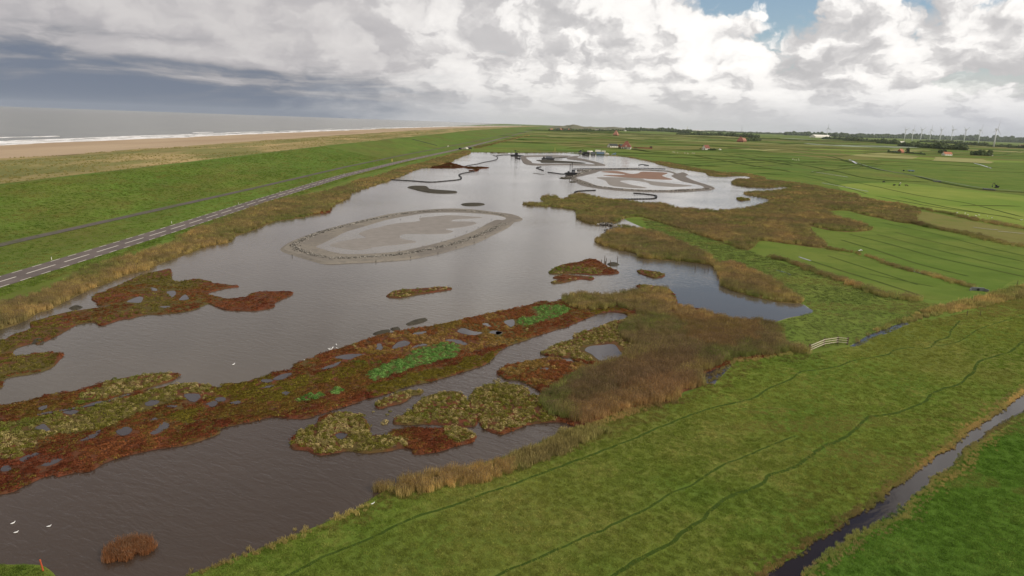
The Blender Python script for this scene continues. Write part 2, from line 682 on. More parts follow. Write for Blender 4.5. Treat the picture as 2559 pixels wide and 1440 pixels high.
def bush(name, mat, n, rad, hgt, leaf, seed):
    """small rounded salt-marsh shrub of leafy shoots"""
    r = random.Random(seed)
    v, f, b = [], [], []
    for i in range(n):
        a, t = r.uniform(0, 6.283), math.acos(r.uniform(0.05, 1))
        k = r.uniform(0.72, 1.0)
        c = Vector((rad * k * math.sin(t) * math.cos(a), rad * k * math.sin(t) * math.sin(a), hgt * k * math.cos(t)))
        nrm = Vector((c.x / rad, c.y / rad, c.z / hgt + 0.3)).normalized() + Vector((r.uniform(-.5, .5), r.uniform(-.5, .5), r.uniform(-.3, .5)))
        m = nrm.to_track_quat('Z', 'Y').to_matrix() @ Matrix.Rotation(r.uniform(0, 6.28), 3, 'Z')
        s = leaf * r.uniform(0.7, 1.3)
        j = len(v)
        v += [tuple(c + m @ Vector(p)) for p in ((-s, -s * .6, 0), (s, -s * .6, 0.0), (s * .8, s * .6, s * .3), (-s * .8, s * .6, s * .3))]
        f.append((j, j + 1, j + 2, j + 3))
        b.append(r.random())
    return proto(name, v, f, mat, b)


def scatter(name, protos, pts, scl, tint, seed, label, cat, tilt=0.12):
    n = len(pts)
    rs = np.random.RandomState(seed)
    me = bpy.data.meshes.new(name)
    me.vertices.add(n)
    me.vertices.foreach_set('co', np.asarray(pts, np.float32).ravel())
    rot = np.stack([rs.uniform(-tilt, tilt, n), rs.uniform(-tilt, tilt, n), rs.uniform(0, 6.283, n)], 1)
    for nm, typ, key, val in (('rot', 'FLOAT_VECTOR', 'vector', rot), ('scl', 'FLOAT', 'value', scl), ('idx', 'INT', 'value', rs.randint(0, len(protos), n)),
                              ('tint', 'FLOAT_COLOR', 'color', np.concatenate([np.asarray(tint), np.ones((n, 1))], 1))):
        at = me.attributes.new(nm, typ, 'POINT')
        at.data.foreach_set(key, np.asarray(val, np.int32 if typ == 'INT' else np.float32).ravel())
    o = bpy.data.objects.new(name, me)
    COL.objects.link(o)
    md = o.modifiers.new('plants', 'NODES')
    md.node_group = grow_tree(protos)
    return tag(o, label, cat, kind='stuff')


_trees = {}


def grow_tree(protos):
    key = tuple(p.name for p in protos)
    if key in _trees:
        return _trees[key]
    t = bpy.data.node_groups.new('plants', 'GeometryNodeTree')
    t.interface.new_socket('Geometry', in_out='INPUT', socket_type='NodeSocketGeometry')
    t.interface.new_socket('Geometry', in_out='OUTPUT', socket_type='NodeSocketGeometry')
    gi, go = t.nodes.new('NodeGroupInput'), t.nodes.new('NodeGroupOutput')
    jn = t.nodes.new('GeometryNodeJoinGeometry')
    for p in protos:
        oi = t.nodes.new('GeometryNodeObjectInfo')
        oi.inputs['Object'].default_value = p
        oi.inputs['As Instance'].default_value = True
        t.links.new(oi.outputs['Geometry'], jn.inputs[0])
    ip = t.nodes.new('GeometryNodeInstanceOnPoints')
    ip.inputs['Pick Instance'].default_value = True

    def attr(nm, typ):
        a = t.nodes.new('GeometryNodeInputNamedAttribute')
        a.data_type = typ
        a.inputs['Name'].default_value = nm
        return a.outputs[0]
    t.links.new(gi.outputs[0], ip.inputs['Points'])
    t.links.new(jn.outputs[0], ip.inputs['Instance'])
    t.links.new(attr('idx', 'INT'), ip.inputs['Instance Index'])
    t.links.new(attr('rot', 'FLOAT_VECTOR'), ip.inputs['Rotation'])
    t.links.new(attr('scl', 'FLOAT'), ip.inputs['Scale'])
    t.links.new(ip.outputs[0], go.inputs[0])
    _trees[key] = t
    return t


def fill(poly, dens, seed, holes=(), fade=None):
    """random points in an outline, dens per square metre (may be a function of distance)"""
    q = np.asarray(poly)
    x0, y0 = q.min(0)
    x1, y1 = q.max(0)
    y0 = max(y0, 12)
    rs = np.random.RandomState(seed)
    dm = dens if not callable(dens) else dens(max(math.hypot(0, y0), 20))
    n = int((x1 - x0) * (y1 - y0) * dm)
    x, y = rs.uniform(x0, x1, n), rs.uniform(y0, y1, n)
    ok = inside(x, y, q)
    for h in holes:
        ok &= ~inside(x, y, h)
    if callable(dens):
        ok &= rs.uniform(0, 1, n) < dens(np.hypot(x, y)) / dm
    return x[ok], y[ok]


def lerp3(a, b, t):
    t = np.clip(np.asarray(t), 0, 1)[:, None]
    return np.asarray(a)[None] * (1 - t) + np.asarray(b)[None] * t


def mixc(base, c, t):
    t = np.clip(np.asarray(t), 0, 1)[:, None]
    return base * (1 - t) + np.asarray(c)[None] * t

# ------------------------------------------------------------------ colours of the place
M_pasture = mat_noise('polder_grass', [S(94, 108, 48), S(107, 121, 54), S(123, 133, 62)], 0.035, 0.95, 0.5, 0.9,
                      big=[(S(112, 104, 58), 0.010, 0.55), (S(78, 112, 44), 0.006, 0.6), (S(70, 88, 38), 0.35, 0.35)], bdist=0.3)
M_streak = mat_noise('bleached_grass', [S(138, 138, 84), S(156, 152, 100)], 0.05, 0.95)
M_near = mat_noise('rough_pasture', [S(92, 108, 42), S(104, 118, 48), S(118, 118, 56)], 0.5, 0.95, 0.9, 3.0,
                   big=[(S(84, 108, 40), 0.06, 0.7), (S(112, 106, 58), 0.035, 0.4)], bdist=0.15)
M_lush = mat_noise('sown_grass', [S(70, 96, 32), S(82, 108, 38)], 0.6, 0.95, 0.8, 3.0, big=[(S(84, 112, 44), 0.05, 0.4)])
M_sunny = mat_noise('sunlit_grass_tint', [S(112, 128, 56), S(125, 138, 62), S(136, 144, 70)], 0.05, 0.95, 0.4, 1.0, big=[(S(102, 128, 50), 0.012, 0.7)])  # sunshine on the right hand fields, put into a brighter grass colour
M_green = mat_noise('young_grass', [S(84, 104, 42), S(95, 115, 48), S(106, 120, 54)], 0.05, 0.95, 0.5, 1.2, big=[(S(112, 120, 56), 0.02, 0.6), (S(80, 100, 38), 0.15, 0.4)])
M_rough = mat_noise('dry_rough_grass', [S(106, 108, 56), S(120, 116, 66), S(100, 112, 52)], 0.06, 0.95, 0.5, 1.0)
M_dike = mat_noise('dike_grass', [S(82, 104, 40), S(95, 118, 47), S(107, 123, 54)], 0.045, 0.95, 0.5, 1.5,
                   big=[(S(100, 92, 48), 0.022, 0.65), (S(92, 118, 50), 0.011, 0.6), (S(78, 92, 40), 0.12, 0.4), (S(108, 104, 58), 0.4, 0.25)], stretch=(1.0, 0.45, 1.0))
M_dune = mat_noise('dune_grass', [S(112, 112, 66), S(132, 128, 80), S(150, 136, 92)], 0.035, 0.95, 0.8, 0.6,
                   big=[(S(188, 160, 116), 0.03, 0.7), (S(100, 102, 58), 0.018, 0.5)], stretch=(1.0, 0.35, 1.0), bdist=0.6)
M_beach = mat_noise('sand', [S(170, 148, 122), S(184, 162, 134)], 0.03, 0.95, 0.3, 0.5, big=[(S(158, 134, 108), 0.012, 0.5)], stretch=(1.0, 0.2, 1.0))
M_asph = mat_noise('asphalt', [S(104, 95, 90), S(117, 107, 102)], 0.6, 0.85, 0.3, 8, big=[(S(94, 87, 84), 0.08, 0.5)])
M_path = mat_noise('old_asphalt', [S(84, 80, 76), S(106, 98, 92), S(74, 72, 66)], 0.5, 0.9, 0.3, 6, big=[(S(86, 92, 58), 0.13, 0.5)])
M_paint = mat_noise('road_paint', [S(190, 183, 170), S(212, 205, 192)], 1.2, 0.7)
M_mud = mat_noise('marsh_mud', [S(72, 54, 42), S(96, 62, 44), S(112, 62, 44)], 0.7, 0.85, 0.7, 4, big=[(S(86, 84, 46), 0.10, 0.7)])
M_silt = mat_noise('grey_silt', [S(132, 126, 119), S(146, 139, 132)], 0.4, 0.75, 0.35, 3)
M_sand2 = mat_noise('shelly_sand', [S(122, 116, 106), S(138, 130, 118), S(108, 103, 96)], 0.5, 0.9, 0.5, 3, big=[(S(112, 106, 100), 0.05, 0.6)])
M_redmud = mat_noise('red_mud', [S(132, 108, 94), S(142, 112, 94)], 0.1, 0.85, 0.3, 2, big=[(S(138, 122, 114), 0.02, 0.6)])
M_peat = mat_noise('dark_silt', [S(56, 52, 46), S(72, 68, 58), S(88, 82, 72)], 0.5, 0.9, 0.8, 2)
M_ditch = mat_noise('ditch_grass', [S(60, 76, 32), S(76, 90, 42)], 0.2, 0.95, 0.8, 1.5, big=[(S(86, 88, 46), 0.03, 0.6)])
M_track = mat_noise('trodden_grass', [S(56, 72, 26), S(70, 86, 34)], 0.9, 0.95, 0.9, 4)
M_pale = mat_noise('pale_field', [S(150, 160, 140), S(168, 176, 158)], 0.02, 0.9)

lee = []
for (x, y, ex, ey) in ((1850, 765, 190, 40),):
    c0, cx, cy = P(x, y), P(x + ex, y), P(x, y - ey)
    lee.append((c0.x, c0.y, (cx - c0).length, (cy - c0).length))
M_lake = mat_water('lake_water', S(112, 101, 87, 0.5), 0.06, 0.5, 0.8, calm=lee, ang=-0.5)
M_sea = mat_water('sea_water', S(136, 136, 122, 0.62), 0.22, 0.8, 7.0, ang=1.2)
M_pond = mat_water('still_water', S(84, 76, 78, 0.4), 0.04, 0.10, 1.0)

# ------------------------------------------------------------------ ground, lake, sea
def flat(name, x0, y0, x1, y1, z, mat):
    return mesh_obj(name, [(x0, y0, z), (x1, y0, z), (x1, y1, z), (x0, y1, z)], [(0, 1, 2, 3)], mat)


tag(flat('ground', -22000, -400, 22000, 22000, 0.0, M_pasture), 'flat green polder reaching to the horizon', 'ground', kind='structure')
tag(flat('sea', -22500, -400, -420, 22500, 0.05, M_sea), 'grey green sea beyond the beach', 'sea', kind='structure')

LAKE = [(-700, 1150), (-300, 930), (0, 824), (50, 807), (95, 782), (118, 777), (175, 747), (225, 725), (265, 710), (312, 690), (370, 675), (400, 660), (470, 635),
        (512, 619), (570, 607), (587, 592), (640, 573), (687, 554), (745, 546), (790, 536), (820, 531), (826, 520), (840, 511), (870, 497),
        (875, 491), (880, 482), (900, 475), (977, 450), (1007, 437), (1050, 420), (1080, 417), (1130, 402), (1135, 397), (1175, 380), (1180, 377.5),
        (1280, 378), (1345, 377.5), (1450, 377), (1522, 384), (1572, 389), (1622, 399), (1634, 403), (1680, 416), (1697, 419), (1741, 426), (1760, 429),
        (1772, 437), (1797, 440), (1864, 439), (1879, 442), (1885, 447), (1965, 467), (1967, 471), (1930, 500), (1860, 530), (1700, 560), (1700, 600),
        (1740, 640), (1800, 664), (1880, 720), (1956, 757), (2001, 760), (2019, 770), (2031, 776), (2024, 785), (1969, 795), (1925, 812), (1880, 850), (1800, 890),
        (1700, 960), (1560, 1010), (1470, 1050), (1415, 1075), (1340, 1112), (1250, 1146), (1120, 1180), (1000, 1210), (935, 1245), (900, 1270),
        (850, 1292), (780, 1322), (640, 1378), (470, 1440), (330, 1500), (200, 1560), (-400, 1560)]
lake_poly = ground_poly(LAKE, seed=3, amp=0.8)
tag(plate('lake', lake_poly, 0.03, M_lake), 'wide shallow lake with grey rippled water', 'lake', kind='structure')

# darker near water: brown bed plus weaker sky reflection put into the body colour
M_dark = mat_water('ditch_water', S(60, 46, 40, 0.35), 0.04, 0.12, 1.0)
M_chan = mat_water('dark_near_water', S(88, 72, 60, 0.48), 0.07, 0.7, 0.8, ang=-0.5)
CHAN = [(-400, 1165), (0, 1115), (300, 1045), (600, 1010), (900, 925), (1200, 840), (1330, 808), (1450, 775), (1540, 762), (1640, 775), (1640, 900), (1560, 990), (1470, 1050), (1415, 1075), (1340, 1112), (1250, 1146), (1120, 1180), (1000, 1210), (935, 1245), (900, 1270),
        (850, 1292), (780, 1322), (640, 1378), (470, 1440), (330, 1500), (200, 1560), (-400, 1560)]
tag(plate('marsh_channel', ground_poly(CHAN, seed=3, amp=0.8), 0.038, M_chan), 'dark brown water of the near marsh channels', 'water', kind='structure')

# ------------------------------------------------------------------ sea dike, dunes, beach
YS = np.concatenate([np.arange(40, 700, 10.0), np.arange(700, 1500, 25.0), np.arange(1500, 9001, 150.0)])
roadX = lambda y: np.interp(y, [-100, 130, 190, 280, 400, 552, 884, 1371, 3000, 9000], [-97, -97, -97, -98.5, -98.5, -91, -66, -41, 40, 420])
pathX = lambda y: np.interp(y, [-100, 163, 314, 470, 664, 815, 1371, 3000, 9000], [-122, -121, -116, -113, -103.5, -93, -62, 20, 400])
crestX = lambda y: np.interp(y, [-100, 640, 940, 1842, 3658, 9000], [-159, -159, -149, -131, -40, 360])
duneX = lambda y: np.interp(y, [-100, 2000, 3100, 9000], [-297, -297, -266, 150])
waterX = lambda y: np.interp(y, [-100, 2000, 3034, 5471, 9000], [-440, -445, -428, -318, 40])


def strip(name, rows, mat, smooth=True):
    """rows: list of (x array, z array) over YS"""
    n = len(YS)
    v = [(float(x), float(y), float(z)) for xs, zs in rows for x, y, z in zip(xs, YS, zs)]
    f = [(i * n + j, i * n + j + 1, (i + 1) * n + j + 1, (i + 1) * n + j) for i in range(len(rows) - 1) for j in range(n - 1)]
    return mesh_obj(name, v, f, mat, smooth=smooth)


one = np.ones(len(YS))
rX, pX, cX, dX, wX = roadX(YS), pathX(YS), crestX(YS), duneX(YS), waterX(YS)
ext = np.maximum(pX - 30, cX + 1)
rows = [(rX + 9.5, one * 0.02), (rX + 5.0, one * 0.40), (rX - 5.0, one * 0.45), (pX + 2.5, one * 0.85), (pX - 2.5, one * 0.95)]
for t in np.linspace(0.1, 1, 9):
    zz = 0.95 + t ** 1.05 * 8.0
    rows.append((pX - 2.5 + (cX + 1.0 - pX + 2.5) * t, zz + 0.12 * (fbm(YS * 0.05, one * t * 5, 3) - 0.5) * 2 * (t < 1)))
rows.append((cX - 2.5, one * 9.0))
rows.append((cX - 6.0, one * 7.2))
tag(strip('dike', rows, M_dike), 'long green grassed sea dike along the lake', 'dike', kind='structure')
rows = []
for i in range(41):
    t = i / 40
    x = (cX - 2.0) * (1 - t) + dX * t
    base = 8.3 * (1 - t) + 3.0 * t + 0.9 * math.sin(t * math.pi)
    if i == 0:
        base = 7.6
    k = min(1, t * 8) * min(1, (1 - t) * 10 + 0.2)
    rows.append((x, base + k * (2.6 * (fbm(x * 0.05, YS * 0.02, 5) - 0.5) + 1.6 * (fbm(x * 0.16, YS * 0.06, 8) - 0.5))))
tag(strip('dunes', rows, M_dune), 'low dunes with tawny marram grass and bare sand behind the dike', 'dunes', kind='structure')
rows = []
for t in np.linspace(0, 1, 9):
    x = (dX + 6) * (1 - t) + (wX - 14) * t
    rows.append((x, one * (3.2 * (1 - t) ** 1.3 - 0.06 - 0.04 * t)))
tag(strip('beach', rows, M_beach), 'wide flat sandy beach', 'beach', kind='structure')

# surf: rolls of broken water along the beach
rs = np.random.RandomState(4)
surf = MB()


def roll(y0, y1, off, w, seed):
    n = max(6, int((y1 - y0) / max(4, y0 * 0.006)))
    ys = np.linspace(y0, y1, n)
    env = np.sin(np.linspace(0, math.pi, n)) ** 0.4
    xs = waterX(ys) - off + (fbm(ys * 0.012, ys * 0, seed) - 0.5) * 22
    ws = w * env * (0.25 + 1.5 * fbm(ys * 0.03, ys * 0 + 3, seed + 9))
    b = len(surf.v)
    prof = [(-0.5, 0.0), (-0.25, 0.45), (0.05, 0.5), (0.5, 0.0)]
    for a, h in prof:
        surf.v.extend([(float(x + a * ww), float(y), 0.06 + h * min(1.0, float(ww) * 0.12)) for x, y, ww in zip(xs, ys, ws)])
    for i in range(3):
        surf.f.extend([(b + i * n + j, b + i * n + j + 1, b + (i + 1) * n + j + 1, b + (i + 1) * n + j) for j in range(n - 1)])


for off, w, gap, ln in ((2, 13, 0.05, 420), (15, 15, 0.08, 300), (29, 12, 0.2, 260), (44, 9, 0.4, 200), (70, 6, 0.7, 140)):
    y = 420.0
    i = 0
    while y < 8000:
        L = ln * rs.uniform(0.4, 1.5) * (1 + y / 2500)
        if rs.rand() > gap:
            roll(y, y + L, off * (1 + rs.uniform(-.15, .15)), w * rs.uniform(0.6, 1.2), int(off * 10 + i))
        y += L * rs.uniform(0.75, 1.02)
        i += 1
for a, b, o in ((640, 700, 92), (690, 790, 96), (780, 835, 92), (1150, 1230, 80)):
    roll(a, b, o, 9, a)
M_foam = mat_noise('foam', [S(214, 210, 206), S(244, 242, 240)], 0.15, 0.8, 0.4, 0.8, big=[(S(178, 172, 164), 0.06, 0.6)])
tag(surf.build('surf', M_foam), 'white lines of surf breaking along the beach', 'surf', kind='stuff')

# ------------------------------------------------------------------ road and dike path
def course(fx, y0, y1, step):
    ys = np.arange(y0, y1, step)
    return np.stack([fx(ys), ys], 1)


road = ribbon('road', course(roadX, 60, 6000, 12.0), 6.5, 0.47, M_asph)
tag(road, 'straight asphalt road with dashed white markings below the dike', 'road', kind='structure')
pth = ribbon('dike_path', course(pathX, 60, 2500, 8.0), 3.2, 0.965, M_path, wob=0.12, seed=2)
tag(pth, 'narrow worn asphalt path at the foot of the dike', 'path', kind='structure')

_dash = {}


def dash_mesh(L, w):
    if (L, w) not in _dash:
        me = bpy.data.meshes.new('lane_marking')
        me.from_pydata([(-w / 2, -L / 2, 0), (w / 2, -L / 2, 0), (w / 2, L / 2, 0), (-w / 2, L / 2, 0),
                        (-w / 2, -L / 2, -.004), (w / 2, -L / 2, -.004), (w / 2, L / 2, -.004), (-w / 2, L / 2, -.004)], [],
                       [(0, 1, 2, 3), (0, 4, 5, 1), (1, 5, 6, 2), (2, 6, 7, 3), (3, 7, 4, 0)])
        me.materials.append(M_paint)
        _dash[(L, w)] = me
    return _dash[(L, w)]


def dash(y, off, L, w):
    x = float(roadX(y))
    a = math.atan2(float(roadX(y + 3) - roadX(y - 3)), 6.0)
    o = bpy.data.objects.new('lane_marking', dash_mesh(L, w))
    COL.objects.link(o)
    o.parent = road
    o.location = (x + off * math.cos(a), y - off * math.sin(a), 0.478)
    o.rotation_euler = (0, 0, -a)


cnt = 0
far_dash = MB()
y = 112.0 - 12 * 3
while y < 1500:
    if cnt < 64:
        dash(y + 4.5, 0.0, 9.0, 0.34)
        for k in range(2):
            for sd in (-1, 1):
                dash(y + 1.5 + 6 * k, sd * 2.95, 3.0, 0.22)
    else:
        for off, L, w, sh in ((0, 9, 0.30, 4.5), (-2.95, 3, 0.2, 1.5), (-2.95, 3, 0.2, 7.5), (2.95, 3, 0.2, 1.5), (2.95, 3, 0.2, 7.5)):
            far_dash.box((float(roadX(y + sh)) + off, y + sh, 0.476), (w, L, 0.004), rz=-math.atan2(float(roadX(y + 3) - roadX(y - 3)), 6.0))
    cnt += 1
    y += 12.0
o = far_dash.build('lane_markings', M_paint, road)
o['kind'] = 'stuff'

# ------------------------------------------------------------------ fields beyond the lake
def field(px, mat, z, label, name='pasture', amp=0.3):
    o = plate(name, ground_poly(px, seed=int(px[0][0]) % 97, amp=amp), z, mat)
    return tag(o, label, 'pasture', kind='structure')


field([(1560, 545), (1600, 541), (1700, 566), (1800, 600), (1880, 625), (1925, 645), (2000, 672), (2280, 752), (2380, 765), (2340, 800), (2240, 812), (2130, 862), (2000, 880),
       (1930, 860), (1925, 812), (1969, 797), (2032, 780), (2004, 758), (1950, 712), (1900, 690), (1800, 655), (1720, 618), (1630, 578)], M_green, 0.036, 'green embanked strip running between the reed beds')
field([(2025, 566), (2066, 532), (2085, 527), (2119, 527), (2160, 538), (2290, 561), (2400, 588), (2559, 622), (2900, 700), (2900, 770), (2559, 700), (2450, 727), (2200, 655), (2060, 615)], M_green, 0.03, 'green meadow with parallel drains right of the reeds')
field([(1900, 602), (2040, 622), (2200, 660), (2420, 725), (2300, 745), (2000, 665), (1880, 625)], M_green, 0.05, 'narrow green meadow below the reed lobes')
field([(2150, 492), (2290, 520), (2559, 572), (2900, 640), (2900, 560), (2559, 492), (2360, 470), (2240, 458), (2100, 462)], M_sunny, 0.03, 'bright meadow with long drains, sunlight painted in')
field([(2290, 545), (2310, 530), (2400, 548), (2559, 580), (2900, 650), (2900, 690), (2559, 616), (2420, 588)], M_rough, 0.04, 'dry tawny meadow between two reedy drains')
field([(2160, 420), (2260, 440), (2420, 470), (2559, 484), (2900, 520), (2900, 430), (2559, 405), (2300, 405)], M_green, 0.02, 'wide green field behind the long dark ditch')
field([(2020, 375), (2300, 400), (2559, 410), (2559, 398), (2300, 388), (2100, 372)], M_sunny, 0.03, 'pale green field strip near the far farms')
field([(1560, 455), (1760, 420), (1900, 440), (2050, 470), (2120, 462), (2000, 430), (1850, 405), (1700, 385), (1600, 380)], M_green, 0.02, 'green meadow beyond the far shore')
field([(1440, 362), (1530, 360), (1600, 350), (1500, 345), (1390, 352)], M_rough, 0.03, 'brownish rough meadow left of the farm')
field([(1900, 375), (2060, 395), (2200, 400), (2000, 370), (1880, 362)], M_rough, 0.03, 'brownish meadow strip beyond the green fields')
field([(1320, 330), (1500, 336), (1700, 340), (1700, 334), (1500, 328), (1330, 325)], M_green, 0.05, 'far green meadow below the village')
for px in ([(2018, 357.5), (2090, 362), (2290, 369.5), (2290, 372), (2130, 367), (2018, 359.5)], [(1880, 344), (1930, 347), (1965, 351), (1900, 348)],
           [(1950, 343), (2090, 352), (2110, 354), (2030, 349.5)]):
    tag(plate('greenhouse_field', ground_poly(px, amp=0.1), 0.3, M_pale), 'pale strip of flooded land among the far fields', 'field', kind='structure')
NEAR = [(1415, 1075), (1470, 1062), (1590, 1020), (1680, 1005), (1755, 965), (1830, 903), (1975, 882), (2020, 886), (2130, 866), (2260, 812), (2380, 790), (2559, 745), (3100, 640),
        (3100, 830), (2559, 985), (2330, 1140), (1940, 1430), (1800, 1560), (200, 1560), (330, 1500), (470, 1440), (640, 1378), (780, 1322), (850, 1292), (900, 1270), (935, 1245), (1000, 1210), (1120, 1180), (1250, 1146), (1340, 1112)]
near_poly = ground_poly(NEAR, seed=11, amp=0.5)
tag(plate('near_pasture', near_poly, 0.05, M_near), 'rough foreground pasture with trodden tracks', 'pasture', kind='structure')
LUSH = [(2010, 1440), (2100, 1380), (2300, 1230), (2559, 1050), (3100, 760), (3100, 1700), (1900, 1700), (1960, 1490)]
lush_poly = ground_poly(LUSH, seed=12, amp=0.3)
tag(plate('sown_field', lush_poly, 0.05, M_lush), 'bright green sown field at the lower right corner', 'field', kind='structure')
CORNER = [(0, 1418), (60, 1418), (95, 1420), (115, 1432), (128, 1445), (130, 1500), (-200, 1560), (-400, 1440), (-200, 1410)]
corner_poly = ground_poly(CORNER, seed=14, amp=0.3)
tag(plate('grass_corner', corner_poly, 0.15, M_near, out=0.4), 'small grassy corner of the near shore by the orange post', 'bank', kind='structure')

# ------------------------------------------------------------------ ditches and drains
def ridge(name, l, w, h, mat, seed=0):
    """the low uneven hem of rank growth that lines a drain"""
    a = np.asarray(l)
    d = np.gradient(a, axis=0)
    d /= np.maximum(np.hypot(d[:, 0], d[:, 1]), 1e-6)[:, None]
    nn = np.stack([-d[:, 1], d[:, 0]], 1)
    t = np.cumsum(np.r_[0, np.hypot(*np.diff(a, axis=0).T)])
    hh = h * np.clip(0.25 + 1.5 * fbm(t * 0.03, t * 0, seed), 0.2, 1.6) * np.clip(np.minimum(np.arange(len(a)), np.arange(len(a))[::-1]) / 2.0, 0, 1)
    n = len(a)
    v = []
    for o, k in ((-0.5, 0.0), (-0.2, 0.8), (0.15, 1.0), (0.5, 0.0)):
        v += [(float(p[0] + q[0] * w * o), float(p[1] + q[1] * w * o), float(k * z)) for p, q, z in zip(a, nn, hh)]
    f = [(i * n + j, i * n + j + 1, (i + 1) * n + j + 1, (i + 1) * n + j) for i in range(3) for j in range(n - 1)]
    return mesh_obj(name, v, f, mat)


def far_drain(px, w, label, seed, h=0.6):
    l = resample([P(*p)[:2] for p in px], closed=False, seed=seed, amp=0.25, k=0.012)
    return tag(ridge('drain', l, w, h, M_ditch, seed), label, 'ditch', kind='structure')


def ditch(px, w, mat, label, name='ditch', z=0.06, wob=0.3, seed=0):
    l = line(px, seed=seed + len(px), amp=0.25)
    return tag(ribbon(name, l, w, z, mat, wob=wob, seed=seed), label, 'ditch', kind='structure')


Zr, Zf, Zb, Zc = (1919, 480, 4), (1919, 240, 4), (1919, 780, 4), (1919, 1080, 4)
left_bank = zp(*Zc, [(-150, 1560), (40, 1400), (380, 1190), (420, 1110), (650, 1030), (850, 860), (1060, 750), (1230, 600), (1430, 470), (1500, 400), (1700, 250), (1850, 180), (1960, 60)]) + zp(*Zb, [(2080, 1170), (2230, 1080), (2400, 960), (2559, 830), (3000, 600)])
right_bank = zp(*Zb, [(3000, 720), (2559, 970), (2400, 1050), (2200, 1170)]) + zp(*Zc, [(2100, 60), (1950, 150), (1880, 270), (1780, 370), (1620, 450), (1580, 540), (1430, 640), (1380, 720), (1300, 830), (1100, 900), (900, 1000), (700, 1100), (600, 1180), (400, 1350), (200, 1560)])
ditch_poly = ground_poly([(x - 2, y - 1) for x, y in left_bank] + [(x + 3, y + 2) for x, y in right_bank], seed=21, amp=0.5)
tag(plate('ditch_water', ditch_poly, 0.06, M_dark), 'water of the near ditch at lower right', 'ditch', kind='structure')
d2 = zp(*Zb, [(830, 345), (900, 300), (1000, 240), (1200, 160), (1350, 110), (1430, 112), (1340, 150), (1200, 210), (1060, 260), (950, 320), (880, 345)])
ditch2_poly = ground_poly(d2, seed=22, amp=0.4)
tag(plate('ditch_water', ditch2_poly, 0.065, M_pond), 'short blue stretch of ditch water right of the rail fence', 'ditch', kind='structure')
d3 = zp(1240, 740, 4, [(2040, 800), (2200, 735), (2340, 690), (2330, 720), (2260, 790), (2200, 850), (2170, 885), (2080, 870)])
pond3_poly = ground_poly(d3, seed=23, amp=0.4)
tag(plate('pond', pond3_poly, 0.07, M_pond), 'small pool between the brown reeds and the pasture', 'pond', kind='structure')

drains = [(zp(*Zr, [(730, 480), (1100, 590), (1500, 720), (2000, 845)]), 0.7), (zp(*Zr, [(820, 425), (1200, 520), (1700, 660), (2200, 770), (2559, 850)]), 0.7),
          (zp(*Zr, [(1090, 425), (1600, 560), (2100, 680), (2559, 785)]), 0.6), (zp(*Zr, [(1270, 405), (1700, 510), (2100, 600), (2559, 700)]), 0.6),
          (zp(*Zr, [(1150, 310), (1700, 430), (2200, 560), (2559, 640)]), 0.5), (zp(*Zr, [(430, 690), (800, 810), (1100, 900), (1500, 1030)]), 0.7),
          (zp(*Zr, [(600, 640), (1000, 770), (1500, 930)]), 0.5), (zp(*Zr, [(1010, 820), (1300, 880), (1650, 950)]), 0.4)]
for i, (px, w) in enumerate(drains):
    ditch(px, w, M_ditch, 'thin dark drain crossing the green meadows', 'drain', 0.075 + i * 0.002, 0.4, i)
fl = [[(0, 625), (300, 680), (700, 760), (1060, 835), (1600, 870)], [(0, 720), (500, 800), (900, 870), (1500, 1000), (2000, 1080), (2559, 1220)],
      [(1060, 1000), (1700, 1120), (2300, 1200), (2559, 1240)], [(1300, 1010), (1800, 1120), (2400, 1220), (2559, 1260)], [(1060, 840), (1200, 850), (1690, 865)],
      [(1060, 620), (1250, 630), (1700, 655), (1950, 665)], [(900, 640), (1400, 670), (2100, 720), (2559, 750)], [(0, 780), (300, 790), (600, 860), (1000, 985)],
      [(500, 610), (700, 640), (950, 700)], [(0, 450), (600, 520), (1300, 560), (1500, 590)], [(500, 740), (1060, 730)], [(1900, 1100), (2559, 1110)]]
for i, l in enumerate(fl):
    far_drain(zp(*Zf, l), 1.6, 'thin dark drain across the right hand fields', 20 + i, 0.15 if i in (1, 2, 3, 7) else 0.4)
Zg, Zh = (1660, 280, 8), (1360, 280, 8)
fg = [[(0, 700), (400, 735), (1000, 740)], [(540, 830), (900, 900), (1500, 1020), (2100, 1120), (2559, 1200)], [(0, 960), (500, 1040), (1250, 1085)], [(1200, 830), (1700, 920), (2200, 1000), (2559, 1070)],
      [(1750, 850), (2000, 890), (2559, 910)], [(1500, 1100), (2559, 1160)], [(450, 630), (1000, 650), (1650, 680)], [(800, 720), (1600, 710), (2200, 760)], [(1380, 815), (1700, 855)], [(1800, 1220), (2400, 1255)],
      [(0, 600), (340, 610)], [(1650, 600), (2100, 630), (2559, 640)], [(0, 880), (600, 885)], [(0, 480), (1000, 500), (1600, 530)]]
for i, l in enumerate(fg):
    far_drain(zp(*Zg, l), 2.0, 'thin dark drain in the middle distance meadows', 40 + i, 0.55 if i < 6 else 1.1)
fh = [[(0, 470), (700, 460), (1500, 490), (2559, 520)], [(80, 580), (700, 600), (1200, 605)], [(400, 690), (1200, 680)], [(900, 370), (1600, 430), (2559, 440)], [(1700, 700), (2200, 770), (2559, 790)], [(0, 400), (900, 395)],
      [(1000, 550), (1500, 570)], [(2000, 760), (2559, 780)], [(-600, 560), (-100, 590), (300, 600)], [(-700, 500), (-200, 530)]]
for i, l in enumerate(fh):
    far_drain(zp(*Zh, l), 2.4, 'thin dark drain in the meadows behind the work yard', 60 + i, 1.2)
rr = random.Random(77)
